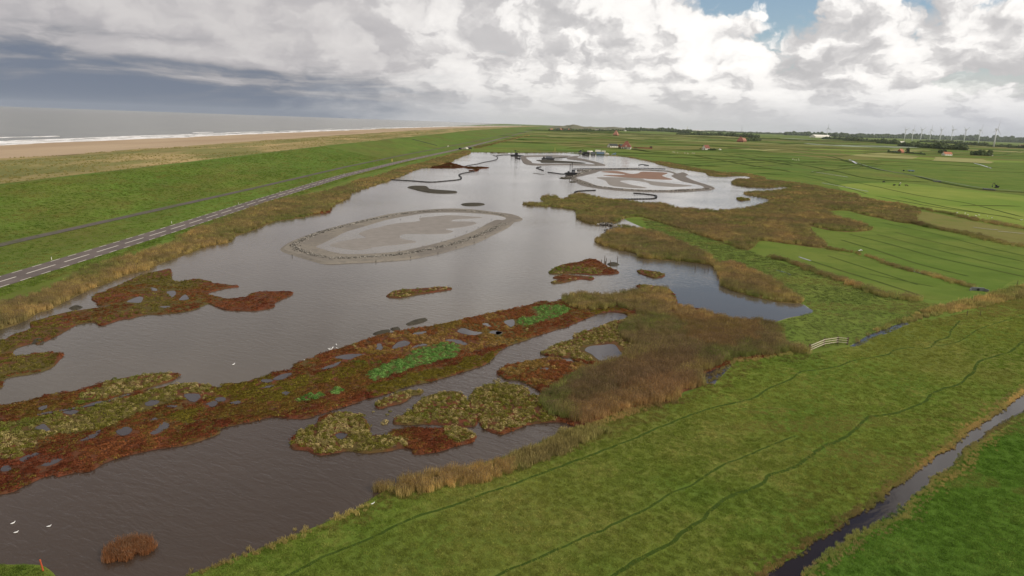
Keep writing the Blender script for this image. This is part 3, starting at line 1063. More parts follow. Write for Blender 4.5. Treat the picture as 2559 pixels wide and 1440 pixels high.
for i in range(130):
    dY = 700 * (6.0 ** rr.random())
    cx, cy = rr.uniform(-0.02, 0.72) * dY + 40, dY
    if cx < 150 and dY < 900:
        cx += 250
    an = rr.choice([0.03, 0.03, -0.06, 0.95]) + rr.uniform(-0.05, 0.05)
    L = rr.uniform(0.06, 0.22) * dY
    mt_ = rr.choice([M_ditch, M_ditch, M_rough, M_streak, M_green])
    ll = [(cx - math.cos(an) * L, cy - math.sin(an) * L), (cx, cy + rr.uniform(-2, 2)), (cx + math.cos(an) * L, cy + math.sin(an) * L)]
    ll = resample(ll, closed=False, seed=i, amp=0.2, k=0.012)
    if mt_ is M_ditch:
        tag(ridge('drain', ll, 2.5, dY * 0.0006, M_ditch, i), 'thin drain in the far polder', 'ditch', kind='structure')
        continue
    if dY < 1100:
        continue
    wd = dY * rr.uniform(0.02, 0.09)
    tag(ribbon('meadow_strip', ll, wd, 0.05 + i * 0.004, mt_, wob=0.6, seed=i), 'narrow strip of differently grown meadow in the far polder', 'meadow', kind='structure')
main = zp(*Zf, [(250, 548), (600, 600), (800, 655), (1100, 740), (1400, 790), (1700, 865), (2150, 945), (2559, 975), (3000, 1010)])
ditch(main, 3.2, mat_noise('deep_ditch', [S(44, 54, 26), S(58, 68, 32)], 0.3, 0.9, 0.5, 1), 'long dark ditch running across the far right fields', 'ditch', 0.2, 0.3, 80)
ditch(zp(*Zf, [(820, 640), (950, 690), (1150, 745), (1500, 810), (1700, 850), (2150, 930), (2559, 965)]), 1.6, mat_noise('ditch_sheen', [S(104, 112, 92), S(124, 130, 110)], 0.1, 0.5), 'grey painted water sheen beside the long dark ditch', 'ditch', 0.21, 0.4, 81)  # flat pale colour stands in for sky sheen on the ditch water
for i, (l, w) in enumerate([([(440, 755), (620, 785), (800, 815)], 0.9), ([(540, 870), (640, 890), (800, 920), (1000, 960)], 0.7), ([(2050, 1320), (2200, 1340), (2300, 1345)], 0.5), ([(2300, 1360), (2559, 1385)], 0.5),
                            ([(815, 640), (850, 655), (885, 680)], 2.5), ([(2000, 670), (2120, 700), (2230, 735)], 2.0)]):
    ditch(zp(*Zf, l), w, M_pond, 'narrow ditch glinting with pale sky light', 'ditch', 0.23 + i * 0.002, 0.3, 90 + i)
for i, (l, w) in enumerate([([(310, 650), (360, 668), (430, 690)], 0.7), ([(75, 780), (150, 800), (230, 830)], 0.5), ([(1220, 730), (1330, 765), (1450, 795), (1580, 832)], 0.5)]):
    ditch(zp(*Zr, l), w, M_pond, 'short wet stretch of drain shining in the green meadow', 'ditch', 0.09 + i * 0.002, 0.3, 96 + i)

# trodden cattle tracks
T1 = zp(*Zb, [(2700, 200), (2559, 290), (2430, 400), (2330, 430), (2200, 470), (2110, 500), (2070, 560), (2060, 600), (1980, 660), (1940, 710), (1850, 750), (1760, 765), (1640, 820), (1560, 905), (1430, 960), (1300, 1010), (1180, 1030), (1010, 1055), (950, 1090), (940, 1110)]) \
    + zp(*Zc, [(850, 0), (690, 100), (560, 150), (420, 250), (280, 350), (120, 400), (0, 440)]) + zp(1280, 1080, 4, [(2500, 520), (2300, 610), (2160, 660), (1960, 800), (1900, 880), (1700, 1010), (1580, 1120), (1350, 1230), (1200, 1330), (1020, 1440), (850, 1560)])
T2 = zp(*Zb, [(1920, 90), (1830, 190), (1800, 255), (1690, 290), (1640, 345), (1560, 370), (1420, 360), (1260, 385), (1200, 430), (850, 490), (700, 545), (480, 580), (330, 600), (220, 680), (0, 770)]) \
    + zp(1240, 740, 4, [(2559, 1030), (2100, 1140), (1600, 1330), (1400, 1420)]) + zp(640, 1080, 4, [(2559, 530), (2300, 610), (2000, 730), (1600, 850), (1380, 950), (1130, 1070), (700, 1240), (400, 1400), (200, 1500)])
T3 = zp(*Zc, [(270, 40), (0, 150)]) + zp(1280, 1080, 4, [(2300, 260), (2100, 340), (1800, 530), (1600, 610), (1350, 770), (1100, 880), (900, 990), (750, 1040), (600, 1110), (250, 1270), (0, 1370), (-200, 1460)])
T4 = zp(*Zb, [(1680, 345), (1900, 300), (2100, 180), (2300, 110), (2559, 30)])
tracks = [T1, T2, T3]
for i, (t, w) in enumerate(((T1, 0.42), (T2, 0.32), (T3, 0.26), (T4, 0.24))):
    l = line(t, seed=30 + i, amp=0.5)
    tag(ribbon('cattle_track', l, w, 0.056 + i * 0.002, M_track, wob=0.5, seed=i), 'dark trodden cattle track winding over the pasture', 'path', kind='structure')
track_pts = np.concatenate([np.asarray(line(t, seed=30 + i, amp=0.5)) for i, t in enumerate((T1, T2, T3, T4))])

# ------------------------------------------------------------------ marsh and islands
def zz(*a):
    return zp(*a)


Z1, Z2, Z3, Z4, Z5 = (0, 560, 4), (640, 460, 4), (1280, 480, 4), (0, 860, 4), (640, 780, 4)
M1 = [(-260, 900), (0, 855), (32, 840), (75, 825), (78, 808), (105, 800), (175, 782), (265, 769), (307, 760), (250, 764), (245, 757), (232, 749), (245, 735), (270, 730), (270, 725), (300, 714), (350, 692), (410, 677), (425, 674),
      (427, 682), (430, 700), (450, 706), (487, 700), (522, 705), (537, 711), (597, 717), (572, 720), (550, 725), (515, 735), (530, 741), (570, 749), (612, 745), (640, 733), (722, 731), (727, 739), (685, 757), (682, 769), (640, 777), (562, 775), (522, 760),
      (500, 767), (475, 777), (400, 787), (365, 787), (322, 797), (295, 801), (255, 814), (242, 807), (212, 807), (185, 815), (150, 835), (117, 851), (92, 861), (85, 857), (37, 872), (30, 892), (62, 892), (92, 885), (150, 886), (147, 900), (125, 920),
      (75, 935), (15, 945), (5, 960), (0, 970), (-260, 1040)]
M2 = [(-260, 1055), (0, 1017), (47, 1012), (100, 997), (142, 986), (190, 981), (225, 970), (270, 955), (300, 950), (360, 940), (437, 935), (445, 940), (430, 952), (387, 965), (345, 981), (370, 980), (425, 967), (475, 961), (540, 970), (542, 980), (515, 992), (530, 992), (552, 974), (565, 962),
      (600, 962), (640, 950), (665, 944), (697, 931), (730, 930), (735, 917), (752, 907), (785, 897), (795, 890), (852, 872), (890, 860), (952, 840), (1027, 825), (1065, 820), (1137, 805), (1215, 787), (1280, 774), (1330, 762), (1355, 754), (1380, 757), (1405, 749), (1430, 740), (1465, 736),
      (1510, 741), (1550, 736), (1597, 724), (1592, 715), (1617, 714), (1670, 724), (1690, 752), (1692, 767), (1730, 770), (1780, 785), (1830, 799), (1892, 802), (1922, 812), (1932, 866), (1972, 880), (1919, 892), (1880, 897), (1827, 902), (1822, 912), (1750, 938), (1752, 962), (1702, 980),
      (1677, 1005), (1590, 1017), (1527, 1037), (1465, 1062), (1430, 1065), (1415, 1057), (1377, 1055), (1322, 1062), (1265, 1082), (1250, 1087), (1207, 1070), (1205, 1065), (1193, 1040), (1180, 1066), (1065, 1060), (990, 1062), (987, 1050), (1030, 1030), (1040, 1012), (1065, 995), (1115, 982), (1152, 987), (1167, 1002), (1173, 1010),
      (1177, 995), (1185, 980), (1215, 967), (1272, 962), (1320, 977), (1322, 990), (1355, 990), (1347, 977), (1327, 965), (1297, 952), (1262, 947), (1247, 930), (1272, 915), (1292, 910), (1327, 904), (1345, 900), (1380, 896), (1415, 905), (1457, 912), (1435, 902), (1427, 895), (1365, 889), (1350, 885), (1365, 875), (1395, 861),
      (1435, 850), (1435, 840), (1457, 832), (1480, 826), (1527, 807), (1570, 797), (1565, 785), (1527, 780), (1490, 786), (1452, 802), (1415, 817), (1380, 826), (1340, 840), (1297, 855), (1277, 862), (1250, 876), (1215, 910), (1165, 927), (1090, 950), (1015, 967), (965, 985), (915, 997), (902, 1002), (865, 1015), (815, 1030), (765, 1045),
      (715, 1045), (685, 1041), (640, 1051), (547, 1072), (542, 1085), (465, 1112), (375, 1125), (262, 1155), (225, 1177), (187, 1182), (145, 1192), (137, 1186), (100, 1195), (50, 1220), (32, 1230), (0, 1235), (-260, 1280)]
M3 = zp(*Z5, [(350, 1340), (370, 1260), (480, 1190), (600, 1130), (680, 1050), (860, 1015), (950, 1030), (1050, 1040), (1110, 1120), (1120, 1200), (1150, 1250), (1330, 1235), (1370, 1200), (1600, 1170), (1800, 1180), (1900, 1165), (2050, 1175), (2190, 1240), (2150, 1300), (1950, 1350), (1800, 1400),
              (1600, 1420), (1560, 1370), (1450, 1360), (1300, 1390), (1100, 1410), (900, 1390), (650, 1430), (500, 1385), (370, 1370)])
M4 = zp(*Z5, [(1200, 920), (1330, 860), (1450, 810), (1560, 800), (1660, 790), (1640, 820), (1560, 835), (1500, 890), (1380, 930), (1240, 965)])
I1 = zp(*Z2, [(1310, 1120), (1400, 1075), (1600, 1055), (1750, 1045), (1830, 1035), (1950, 1050), (1800, 1080), (1600, 1110), (1440, 1140), (1330, 1135)])
I2 = zp(*Z3, [(370, 800), (480, 740), (600, 715), (700, 700), (730, 680), (820, 678), (900, 720), (960, 755), (1050, 790), (1050, 815), (920, 825), (820, 830), (650, 820), (400, 822)])
I3 = zp(*Z3, [(390, 905), (480, 880), (410, 860), (480, 840), (700, 845), (810, 860), (780, 880), (700, 870), (600, 885), (500, 910), (420, 915)])
I4 = zp(*Z3, [(1245, 790), (1300, 785), (1420, 800), (1520, 825), (1500, 850), (1420, 860), (1300, 825)])
I5 = zp(1280, 240, 4, [(2245, 1020), (2300, 1015), (2370, 1030), (2370, 1040), (2280, 1045)])
SP = zp(1080, 280, 8, [(0, 1090), (100, 1010), (250, 985), (330, 990), (560, 1050), (640, 1075), (820, 1075), (1100, 1085), (1100, 1103), (900, 1115), (640, 1095), (400, 1110), (0, 1112)])
SP2 = zp(1080, 280, 8, [(640, 1085), (800, 1095), (900, 1115), (925, 1140), (880, 1170), (760, 1168), (745, 1152), (850, 1148), (860, 1130), (700, 1108)])
TIP = zp(*Z2, [(430, 300), (560, 260), (700, 228), (745, 245), (725, 285), (600, 305), (480, 318)])
marsh = {}
for nm, px, lab in (('upper', M1, 'red and olive salt marsh island near the left bank'), ('main', M2, 'long red and olive salt marsh band crossing the lake'),
                    ('low', M3, 'olive marsh island in the dark foreground water'), ('slip', M4, 'narrow bushy islet between the marsh channels'),
                    ('isl1', I1, 'small elongated grassy islet alone in mid lake'), ('isl2', I2, 'red topped islet beside the old posts'), ('isl3', I3, 'ragged low islet in front of the red topped islet'),
                    ('isl4', I4, 'small oval green islet near the right shore'), ('isl5', I5, 'tiny islet near the far right reeds'), ('spit', SP, 'dark red marsh spit off the far left bank'), ('spit2', SP2, 'hooked dark marsh spit off the far left bank'),
                    ('tip', TIP, 'red marsh point on the left shore')):
    g = ground_poly(px, seed=len(px), amp=0.9)
    marsh[nm] = g
    tag(plate('marsh', g, 0.22, M_mud, out=0.2), lab, 'marsh', kind='structure')

ponds = []
pond_px = [zp(*Z1, q) for q in ([(1270, 790), (1380, 740), (1430, 750), (1400, 800), (1350, 800)], [(1510, 650), (1560, 655), (1570, 680), (1520, 675)], [(1670, 690), (1740, 680), (1760, 710), (1720, 745), (1690, 720)], [(1790, 770), (1850, 720), (1890, 760), (1830, 775)], [(1600, 840), (1700, 835), (1660, 855)])]
pond_px += [zp(*Z4, q) for q in ([(380, 660), (470, 630), (460, 670), (420, 685)], [(340, 870), (440, 820), (500, 880), (470, 900), (420, 880)], [(1450, 610), (1520, 580), (1590, 590), (1550, 625), (1470, 640)], [(1850, 520), (1980, 520), (2000, 545), (1940, 600), (1900, 590)],
                                 [(800, 990), (920, 920), (1000, 880), (980, 930), (880, 980)], [(1160, 900), (1250, 850), (1320, 870), (1290, 920), (1230, 940)], [(1490, 910), (1570, 870), (1600, 810), (1640, 800), (1700, 830), (1620, 890), (1540, 925)],
                                 [(200, 1170), (340, 1110), (440, 1105), (330, 1150), (240, 1200)], [(410, 1235), (540, 1175), (630, 1160), (590, 1200), (460, 1245)], [(0, 1290), (40, 1230), (90, 1240), (110, 1290), (40, 1300)],
                                 [(630, 700), (720, 680), (790, 690), (720, 725)], [(860, 640), (930, 605), (1040, 590), (950, 635)], [(2060, 620), (2120, 590), (2180, 605), (2130, 650)], [(1500, 780), (1560, 750), (1580, 770)], [(1660, 640), (1770, 630), (1740, 655)],
                                 [(2290, 610), (2400, 585), (2380, 620)], [(2150, 560), (2250, 555), (2240, 590), (2180, 595)])]
pond_px += [zp(*Z5, q) for q in ([(790, 470), (900, 440), (1090, 435), (1000, 465), (920, 490)], [(1200, 390), (1210, 330), (1240, 330), (1270, 370), (1240, 395)], [(1360, 380), (1410, 320), (1480, 300), (1540, 320), (1500, 350)], [(1560, 382), (1660, 352), (1720, 345), (1660, 330), (1600, 350)], [(1890, 300), (1950, 288), (2030, 296), (2110, 335), (2060, 345), (1960, 312)],
                                 [(2010, 210), (2070, 175), (2150, 200), (2260, 220), (2160, 245)], [(2330, 220), (2380, 200), (2460, 215), (2420, 240)], [(255, 830), (300, 810), (340, 825), (290, 855)], [(650, 580), (760, 540), (850, 510), (800, 550), (700, 590)], [(170, 690), (260, 640), (360, 630), (260, 690)],
                                 [(50, 700), (110, 690), (170, 705), (100, 725)], [(40, 770), (180, 740), (150, 770)], [(800, 1240), (870, 1225), (910, 1240), (870, 1290), (830, 1290)], [(2260, 130), (2310, 125), (2350, 160), (2320, 165)], [(1560, 230), (1690, 205), (1690, 225), (1600, 240)])]
pond_px += [zp(1240, 740, 4, q) for q in ([(890, 560), (930, 520), (1060, 505), (1180, 500), (1240, 570), (1270, 610), (1180, 640), (1040, 660), (960, 600)], [(80, 270), (170, 250), (180, 300), (140, 320)], [(0, 370), (60, 375), (40, 395), (0, 400)], [(440, 740), (520, 735), (500, 755)])]
for i, q in enumerate(pond_px):
    g = ground_poly(q, seed=i + 200, amp=0.5)
    ponds.append(g)
    tag(plate('pond', g, 0.232 + 0.004 * (i % 11), M_pond), 'small pool of still water in the salt marsh', 'pond', kind='structure')

slit = line(zp(*Z4, [(1330, 508), (1180, 560), (1000, 608), (850, 645), (700, 675), (520, 705), (380, 730)]), seed=5, amp=0.4)
tag(ribbon('creek', slit, 0.55, 0.284, M_pond, wob=0.5, seed=3), 'narrow creek winding through the left marsh band', 'creek', kind='structure')
# engineered islands
def isle(outer, inner, flats, lab, zt, matf, ring=M_sand2, seed=0):
    go = ground_poly(outer, seed=seed, amp=0.35)
    gi = ground_poly(inner, seed=seed + 1, amp=0.5)
    o = plate('shell_island', go, zt, ring, out=1.0)
    tag(o, lab, 'island', kind='structure')
    tag(plate('lagoon', gi, zt + 0.012, M_pond2), 'shallow water inside ' + lab, 'lagoon', kind='structure')
    for i, q in enumerate(flats):
        tag(plate('mud_flat', ground_poly(q, seed=seed + 5 + i, amp=0.6), zt + 0.03 + 0.004 * i, matf[i]), 'wet mud flat inside ' + lab, 'mud flat', kind='structure')
    return go, gi


M_damsilt = mat_noise('dam_silt', [S(108, 102, 95), S(126, 118, 110)], 0.3, 0.85, 0.6, 2)
M_pond2 = mat_water('lagoon_water', S(114, 104, 90, 0.7), 0.08, 0.5, 0.8)
E1o = zp(*Z2, [(285, 650), (360, 590), (500, 530), (660, 475), (800, 435), (1000, 385), (1300, 315), (1500, 285), (1750, 260), (1950, 250), (2150, 258), (2350, 280), (2559, 308), (2640, 350), (2559, 378), (2500, 430), (2400, 480), (2180, 585), (2000, 640), (1820, 690), (1540, 745), (1200, 775), (950, 785), (720, 795), (600, 770), (400, 710), (310, 680)])
E1i = zp(*Z2, [(600, 640), (680, 600), (800, 540), (900, 490), (1100, 430), (1300, 370), (1500, 330), (1700, 300), (1950, 292), (2200, 300), (2400, 320), (2490, 345), (2470, 365), (2400, 365), (2300, 410), (2150, 490), (2000, 545), (1850, 590), (1650, 640), (1400, 690), (1150, 710), (900, 715), (750, 690), (650, 660)])
E1m = zp(*Z2, [(740, 625), (800, 600), (1000, 560), (1100, 545), (1030, 510), (1100, 475), (1200, 450), (1400, 405), (1630, 380), (1640, 350), (1800, 330), (1950, 320), (2130, 330), (2260, 340), (2150, 352), (2000, 360), (1960, 380), (2150, 385), (2200, 400), (2150, 420), (2050, 440), (1890, 460), (1970, 480), (1900, 505), (1750, 510), (1500, 510), (1440, 530), (1460, 560), (1600, 590), (1450, 615), (1200, 640), (1100, 665), (1000, 672), (850, 655), (770, 640)])
e1o, e1i = isle(E1o, E1i, [E1m], 'the large oval shell island with a stone ring', 0.35, [M_silt], seed=300)
Z6 = (1280, 240, 4)
E2o = zp(*Z6, [(570, 800), (640, 782), (760, 748), (690, 735), (1000, 720), (1300, 722), (1560, 740), (1640, 765), (1700, 755), (1745, 775), (1720, 795), (1840, 850), (1950, 885), (2005, 910), (1990, 930), (1850, 942), (1600, 950), (1400, 950), (1100, 938), (900, 918), (720, 888), (640, 850)])
E2i = zp(*Z6, [(640, 812), (700, 795), (830, 762), (900, 742), (1200, 735), (1500, 745), (1610, 770), (1590, 795), (1700, 850), (1880, 892), (1900, 920), (1700, 928), (1500, 938), (1200, 928), (1000, 912), (850, 892), (750, 855)])
E2a = zp(*Z6, [(890, 750), (1050, 742), (1180, 770), (1260, 764), (1310, 748), (1550, 760), (1500, 790), (1600, 830), (1400, 826), (1290, 818), (1100, 805), (910, 785), (1130, 778)])
E2b = zp(*Z6, [(850, 808), (1100, 808), (1290, 820), (1350, 840), (1600, 870), (1800, 895), (1600, 905), (1400, 885), (1350, 860), (1200, 838), (1080, 845), (1180, 880), (1350, 915), (1250, 920), (1000, 895), (930, 840)])
isle(E2o, E2i, [E2a, E2b], 'the far right shell island with reddish flats', 0.30, [M_redmud, M_silt], ring=M_damsilt, seed=320)
Z7 = (1280, 360, 8)
E3 = zp(*Z7, [(185, 255), (230, 208), (700, 198), (1130, 203), (1100, 217), (700, 217), (350, 222), (270, 240), (300, 280), (380, 330), (400, 360), (600, 374), (1000, 370), (1400, 380), (1650, 385), (1640, 360), (1400, 300), (1100, 265), (1200, 218), (1330, 213), (1300, 245), (1500, 290), (1700, 340), (1860, 398), (1700, 403), (1000, 388), (500, 398), (270, 372), (210, 310)])
tag(plate('silt_dam', ground_poly(E3, seed=340, amp=0.25), 0.35, M_damsilt, out=0.6), 'curved grey silt dam of the unfinished far island', 'island', kind='structure')
for i, q in enumerate([[(490, 292), (800, 298), (1150, 318), (1450, 350), (1380, 364), (1000, 352), (600, 347), (580, 325)], [(800, 238), (1100, 228), (1050, 246), (820, 252)], [(700, 265), (1000, 268), (900, 276)], [(420, 560), (520, 570), (640, 590), (540, 580)]]):
    tag(plate('mud_flat', ground_poly(zp(*Z7, q), seed=350 + i, amp=0.25), 0.12, M_peat), 'narrow grey mud bar inside the unfinished far island', 'mud flat', kind='structure')
for i, (q, lab) in enumerate([(zp(640, 240, 4, [(1520, 910), (1580, 898), (1690, 900), (1740, 930), (1850, 940), (1990, 950), (1980, 965), (1850, 970), (1720, 960), (1640, 945), (1560, 925)]), 'long dark mud bank in the open lake'),
                              (zp(640, 240, 4, [(2055, 1080), (2120, 1070), (2230, 1070), (2275, 1080), (2200, 1092), (2100, 1092)]), 'small oval dark mud bank behind the shell island'),
                              (zp(*Z5, [(1520, 125), (1600, 90), (1690, 75), (1680, 90), (1590, 115)]), 'thin dark mud bar off the marsh band'), (zp(*Z5, [(1185, 222), (1250, 200), (1330, 190), (1260, 212)]), 'short dark mud bar close to the marsh band'),
                              (zp(*Z5, [(1360, 172), (1410, 165), (1415, 176), (1370, 180)]), 'tiny dark mud spot off the marsh band'),
                              (zp(*Z1, [(720, 845), (760, 828), (800, 835), (770, 850)]), 'little grey mud spot between marsh and left bank'), (zp(*Z1, [(340, 1190), (370, 1160), (415, 1165), (400, 1195)]), 'little brown mud spot beside the left marsh'),
                              (zp(1280, 480, 4, [(970, 718), (1010, 710), (1050, 722), (1030, 735), (980, 732)]), 'small dark mud spot by the old posts'),
                              (zp(*Z7, [(955, 665), (1000, 650), (1100, 640), (1200, 640), (1250, 655), (1150, 680), (1050, 680)]), 'dark silt heap in front of the work boat'), (zp(*Z7, [(1140, 742), (1200, 735), (1280, 745), (1200, 752)]), 'thin dark silt bar in front of the work boat')]):
    tag(plate('mud_bank', ground_poly(q, seed=360 + i, amp=0.5), 0.3, M_peat, out=0.5), lab, 'mud bank', kind='structure')

# ------------------------------------------------------------------ vegetation
from mathutils.kdtree import KDTree
L_reed = mat_leaf('reed_leaf', spread=0.30, plume=S(128, 106, 84))
L_grass = mat_leaf('grass_leaf', spread=0.30)
L_marsh = mat_leaf('marsh_leaf', spread=0.32)
reeds = [blades('reed_clump_%s' % c, L_reed, 60, 0.8, 0.7, 1.35, 0.045, 0.32, 70 + i, plume=0.55) for i, c in enumerate('abc')]
sedge = [blades('sedge_clump_%s' % c, L_grass, 40, 0.40, 0.25, 0.62, 0.04, 0.5, 80 + i) for i, c in enumerate('abc')]
tufts = [blades('grass_tuft_%s' % c, L_grass, 40, 0.36, 0.05, 0.14, 0.032, 0.9, 90 + i) for i, c in enumerate('abc')]
shrubs = [bush('marsh_shrub_%s' % c, L_marsh, 46, 0.5, 0.42, 0.085, 95 + i) for i, c in enumerate('abc')]
mats = [bush('marsh_mat_%s' % c, L_marsh, 40, 0.55, 0.14, 0.07, 99 + i) for i, c in enumerate('ab')]


def gp(px):
    return np.array([P(*p)[:2] for p in px])


def thick(base, d0=110.0, lo=0.25, pw=1.3):
    return lambda d: np.clip(base * (d0 / np.maximum(d, d0)) ** pw, lo, base)


def pts3(x, y, z):
    return np.stack([x, y, np.full_like(x, z) if np.isscalar(z) else z], 1)


def reed_tint(x, y, seed=0, straw=0.0):
    n1 = fbm(x * 0.045, y * 0.045, 11 + seed)
    n2 = fbm(x * 0.16, y * 0.16, 31 + seed)
    rs_ = np.random.RandomState(seed)
    c = lerp3(S(132, 126, 74), S(126, 114, 74), np.clip((n1 - 0.38) * 4, 0, 1))
    c = mixc(c, S(108, 116, 60), np.clip((n2 - 0.46) * 4, 0, 0.85))
    c = mixc(c, S(174, 146, 94), np.clip((fbm(x * 0.09, y * 0.09, 51 + seed) - 0.5) * 2.2 + straw, 0, 0.8))
    return c * rs_.uniform(1.0, 2.1, (len(x), 1))


def reed_bed(px, dens, label, z=0.05, sc=(0.8, 1.25), seed=0, straw=0.0, holes=(), protos=None, amp=0.6, patches=()):
    g = ground_poly(px, seed=seed + 400, amp=amp)
    x, y = fill(g, dens, seed + 1, holes)
    rs_ = np.random.RandomState(seed + 2)
    s = rs_.uniform(sc[0], sc[1], len(x)) * (0.35 + 1.25 * fbm(x * 0.04, y * 0.06, seed + 3))
    tint = reed_tint(x, y, seed, straw)
    for zone, c, amt in patches:
        q = gp(zone)
        m = inside(x + (fbm(x * 0.2, y * 0.2, 5) - 0.5) * 6, y + (fbm(x * 0.2, y * 0.2, 6) - 0.5) * 6, q)
        b = np.asarray(c)[None] * rs_.uniform(0.9, 1.9, (len(x), 1))
        tint[m] = tint[m] * (1 - amt) + b[m] * amt
    return scatter('reed_bed', protos or reeds, pts3(x, y, z), s, tint, seed, label, 'reeds')


M_reedfloor = mat_noise('reed_litter', [S(82, 70, 42), S(104, 88, 54), S(92, 84, 46)], 0.3, 0.95, 0.8, 2)
B1 = [(1305, 510), (1380, 517), (1435, 524), (1442, 532), (1444, 544), (1460, 555), (1492, 561), (1530, 558), (1560, 545), (1600, 541), (1640, 553), (1700, 572), (1760, 592), (1820, 611), (1862, 626), (1885, 614), (1903, 602), (1969, 610), (2044, 619), (2066, 617), (2059, 607), (2031, 585), (2024, 566), (2069, 575),
      (2119, 580), (2169, 577), (2179, 572), (2144, 557), (2094, 546), (2064, 532), (2081, 527), (2119, 527), (2156, 537), (2206, 547), (2244, 556), (2286, 560), (2289, 542), (2301, 530), (2279, 520), (2244, 510), (2206, 504), (2156, 495), (2131, 485), (2059, 473), (1975, 472), (1930, 477), (1865, 480), (1867, 487), (1920, 497), (1907, 512),
      (1850, 524), (1800, 526), (1705, 522), (1655, 509), (1617, 507), (1555, 500), (1505, 494), (1455, 486), (1430, 487), (1411, 496), (1397, 496), (1390, 490), (1367, 489), (1350, 495), (1360, 505)]
B2 = [(1829, 455), (1842, 462), (1880, 467), (1920, 468), (1955, 466), (2000, 471), (2062, 476), (2040, 465), (1969, 457), (1900, 449), (1850, 447)]
B3 = [(1521, 580), (1542, 567), (1567, 566), (1630, 580), (1705, 612), (1767, 640), (1792, 659), (1840, 664), (1880, 680), (1919, 695), (1944, 712), (1981, 737), (2001, 757), (1956, 757), (1920, 751), (1855, 735), (1810, 717), (1797, 690), (1777, 664), (1667, 651), (1602, 645), (1592, 634), (1542, 625), (1497, 610), (1487, 602)]
B4 = [(1634, 403), (1680, 416), (1697, 419), (1741, 426), (1760, 429), (1772, 437), (1797, 440), (1864, 439), (1885, 448), (1915, 448), (1900, 440), (1860, 431), (1800, 428), (1760, 422), (1700, 410), (1650, 400)]
B5 = [(1405, 752), (1450, 738), (1510, 743), (1550, 738), (1600, 730), (1655, 724), (1668, 728), (1690, 767), (1730, 772), (1780, 787), (1830, 801), (1892, 804), (1922, 815), (1932, 866), (1970, 880), (1880, 895), (1827, 902), (1752, 935), (1750, 962), (1702, 980), (1677, 1005), (1590, 1017), (1527, 1037), (1465, 1062), (1430, 1060),
      (1370, 1035), (1352, 1000), (1400, 962), (1470, 930), (1560, 898), (1590, 870), (1560, 850), (1550, 822), (1575, 802), (1590, 785), (1540, 772), (1480, 778), (1430, 770)]
B6 = [(0, 824), (50, 807), (95, 782), (118, 777), (175, 747), (225, 725), (265, 710), (312, 690), (370, 675), (400, 660), (470, 635), (512, 619), (570, 607), (587, 592), (640, 573), (687, 554), (745, 546), (790, 536), (820, 531), (826, 520), (840, 511), (870, 497), (875, 491), (880, 482), (900, 475), (977, 450), (1007, 437), (1050, 420),
      (1080, 417), (1130, 402), (1135, 397), (1175, 380), (1165, 374), (1115, 387), (1065, 402), (1000, 420), (940, 440), (890, 452), (840, 472), (765, 490), (690, 505), (640, 520), (525, 563), (450, 595), (400, 620), (300, 650), (225, 668), (175, 696), (125, 724), (50, 750), (0, 762), (-300, 850), (-300, 930)]
for px, s in ((B1, 1), (B2, 2), (B3, 3), (B4, 4), (B6, 6)):
    tag(plate('reed_bank', ground_poly(px, seed=400 + s, amp=0.6), 0.12 + s * 0.004, M_reedfloor, out=0.3), 'peaty bank under the reeds', 'bank', kind='structure')
p5 = ponds + [pond3_poly]
reed_bed(B1, thick(1.1, 220, 0.5), 'broad brown reed bed right of the lake', 0.12, (0.65, 1.0), 1)
reed_bed(B2, 0.6, 'dark reed fringe at the far right inlet', 0.12, (0.6, 0.95), 2)
reed_bed(B3, thick(1.5, 170, 0.6), 'pale brown reed bed below the green bank', 0.13, (0.6, 0.95), 3, straw=0.1)
reed_bed(B4, 0.45, 'low reed fringe along the far shore', 0.13, (0.5, 0.8), 4)
reed_bed(B5, thick(3.4, 90, 1.6), 'dense russet reed bed in the middle foreground', 0.22, (0.6, 0.95), 5, holes=p5,
         patches=[([(1380, 1000), (1480, 930), (1640, 890), (1740, 900), (1720, 940), (1600, 970), (1450, 1000)], S(122, 96, 74), 0.6),
                  ([(1690, 790), (1800, 800), (1900, 810), (1920, 860), (1820, 880), (1720, 860)], S(142, 112, 70), 0.6),
                  ([(1390, 1066), (1420, 1005), (1500, 985), (1620, 960), (1720, 945), (1765, 965), (1680, 1012), (1590, 1025), (1470, 1072)], S(160, 122, 88), 0.55)])
reed_bed(B6, thick(1.6, 160, 0.3), 'long tawny reed margin between road and lake', 0.12, (0.55, 0.95), 6, straw=0.12)
F1 = zp(640, 1080, 4, [(1210, 640), (1230, 550), (1350, 520), (1600, 450), (1900, 410), (2100, 380), (2400, 310), (2559, 260), (2559, 400), (2300, 500), (1900, 560), (1600, 620), (1400, 650)])
reed_bed(F1, 5.0, 'straw coloured reed fringe on the near shore', 0.05, (0.42, 0.68), 7, straw=0.9)
F2 = zp(1280, 1080, 4, [(0, 230), (300, 120), (460, 30), (600, 0), (1000, 0), (700, 120), (500, 230), (300, 310), (0, 400)])
reed_bed(F2, 7.0, 'olive sedge fringe on the near shore', 0.05, (0.8, 1.2), 8, straw=-0.1, protos=sedge)
FJ = [(2130, 862), (2200, 820), (2330, 770), (2450, 745), (2559, 715), (2900, 650), (2900, 690), (2559, 745), (2430, 775), (2300, 800), (2180, 845)]
reed_bed(FJ, 2.2, 'tawny rough grass bank beside the middle ditch', 0.06, (0.8, 1.5), 9, straw=0.15, protos=sedge, holes=[ditch2_poly])
BR = None
CL = zp(0, 1080, 4, [(1050, 1270), (1090, 1180), (1180, 1130), (1290, 1085), (1400, 1085), (1540, 1110), (1530, 1170), (1470, 1230), (1400, 1220), (1340, 1220), (1330, 1270), (1250, 1290), (1100, 1320)])
g = ground_poly(CL, seed=77, amp=0.3)
x, y = fill(g, 16, 78)
c = lerp3(S(150, 98, 62), S(180, 130, 88), np.random.RandomState(3).rand(len(x)))
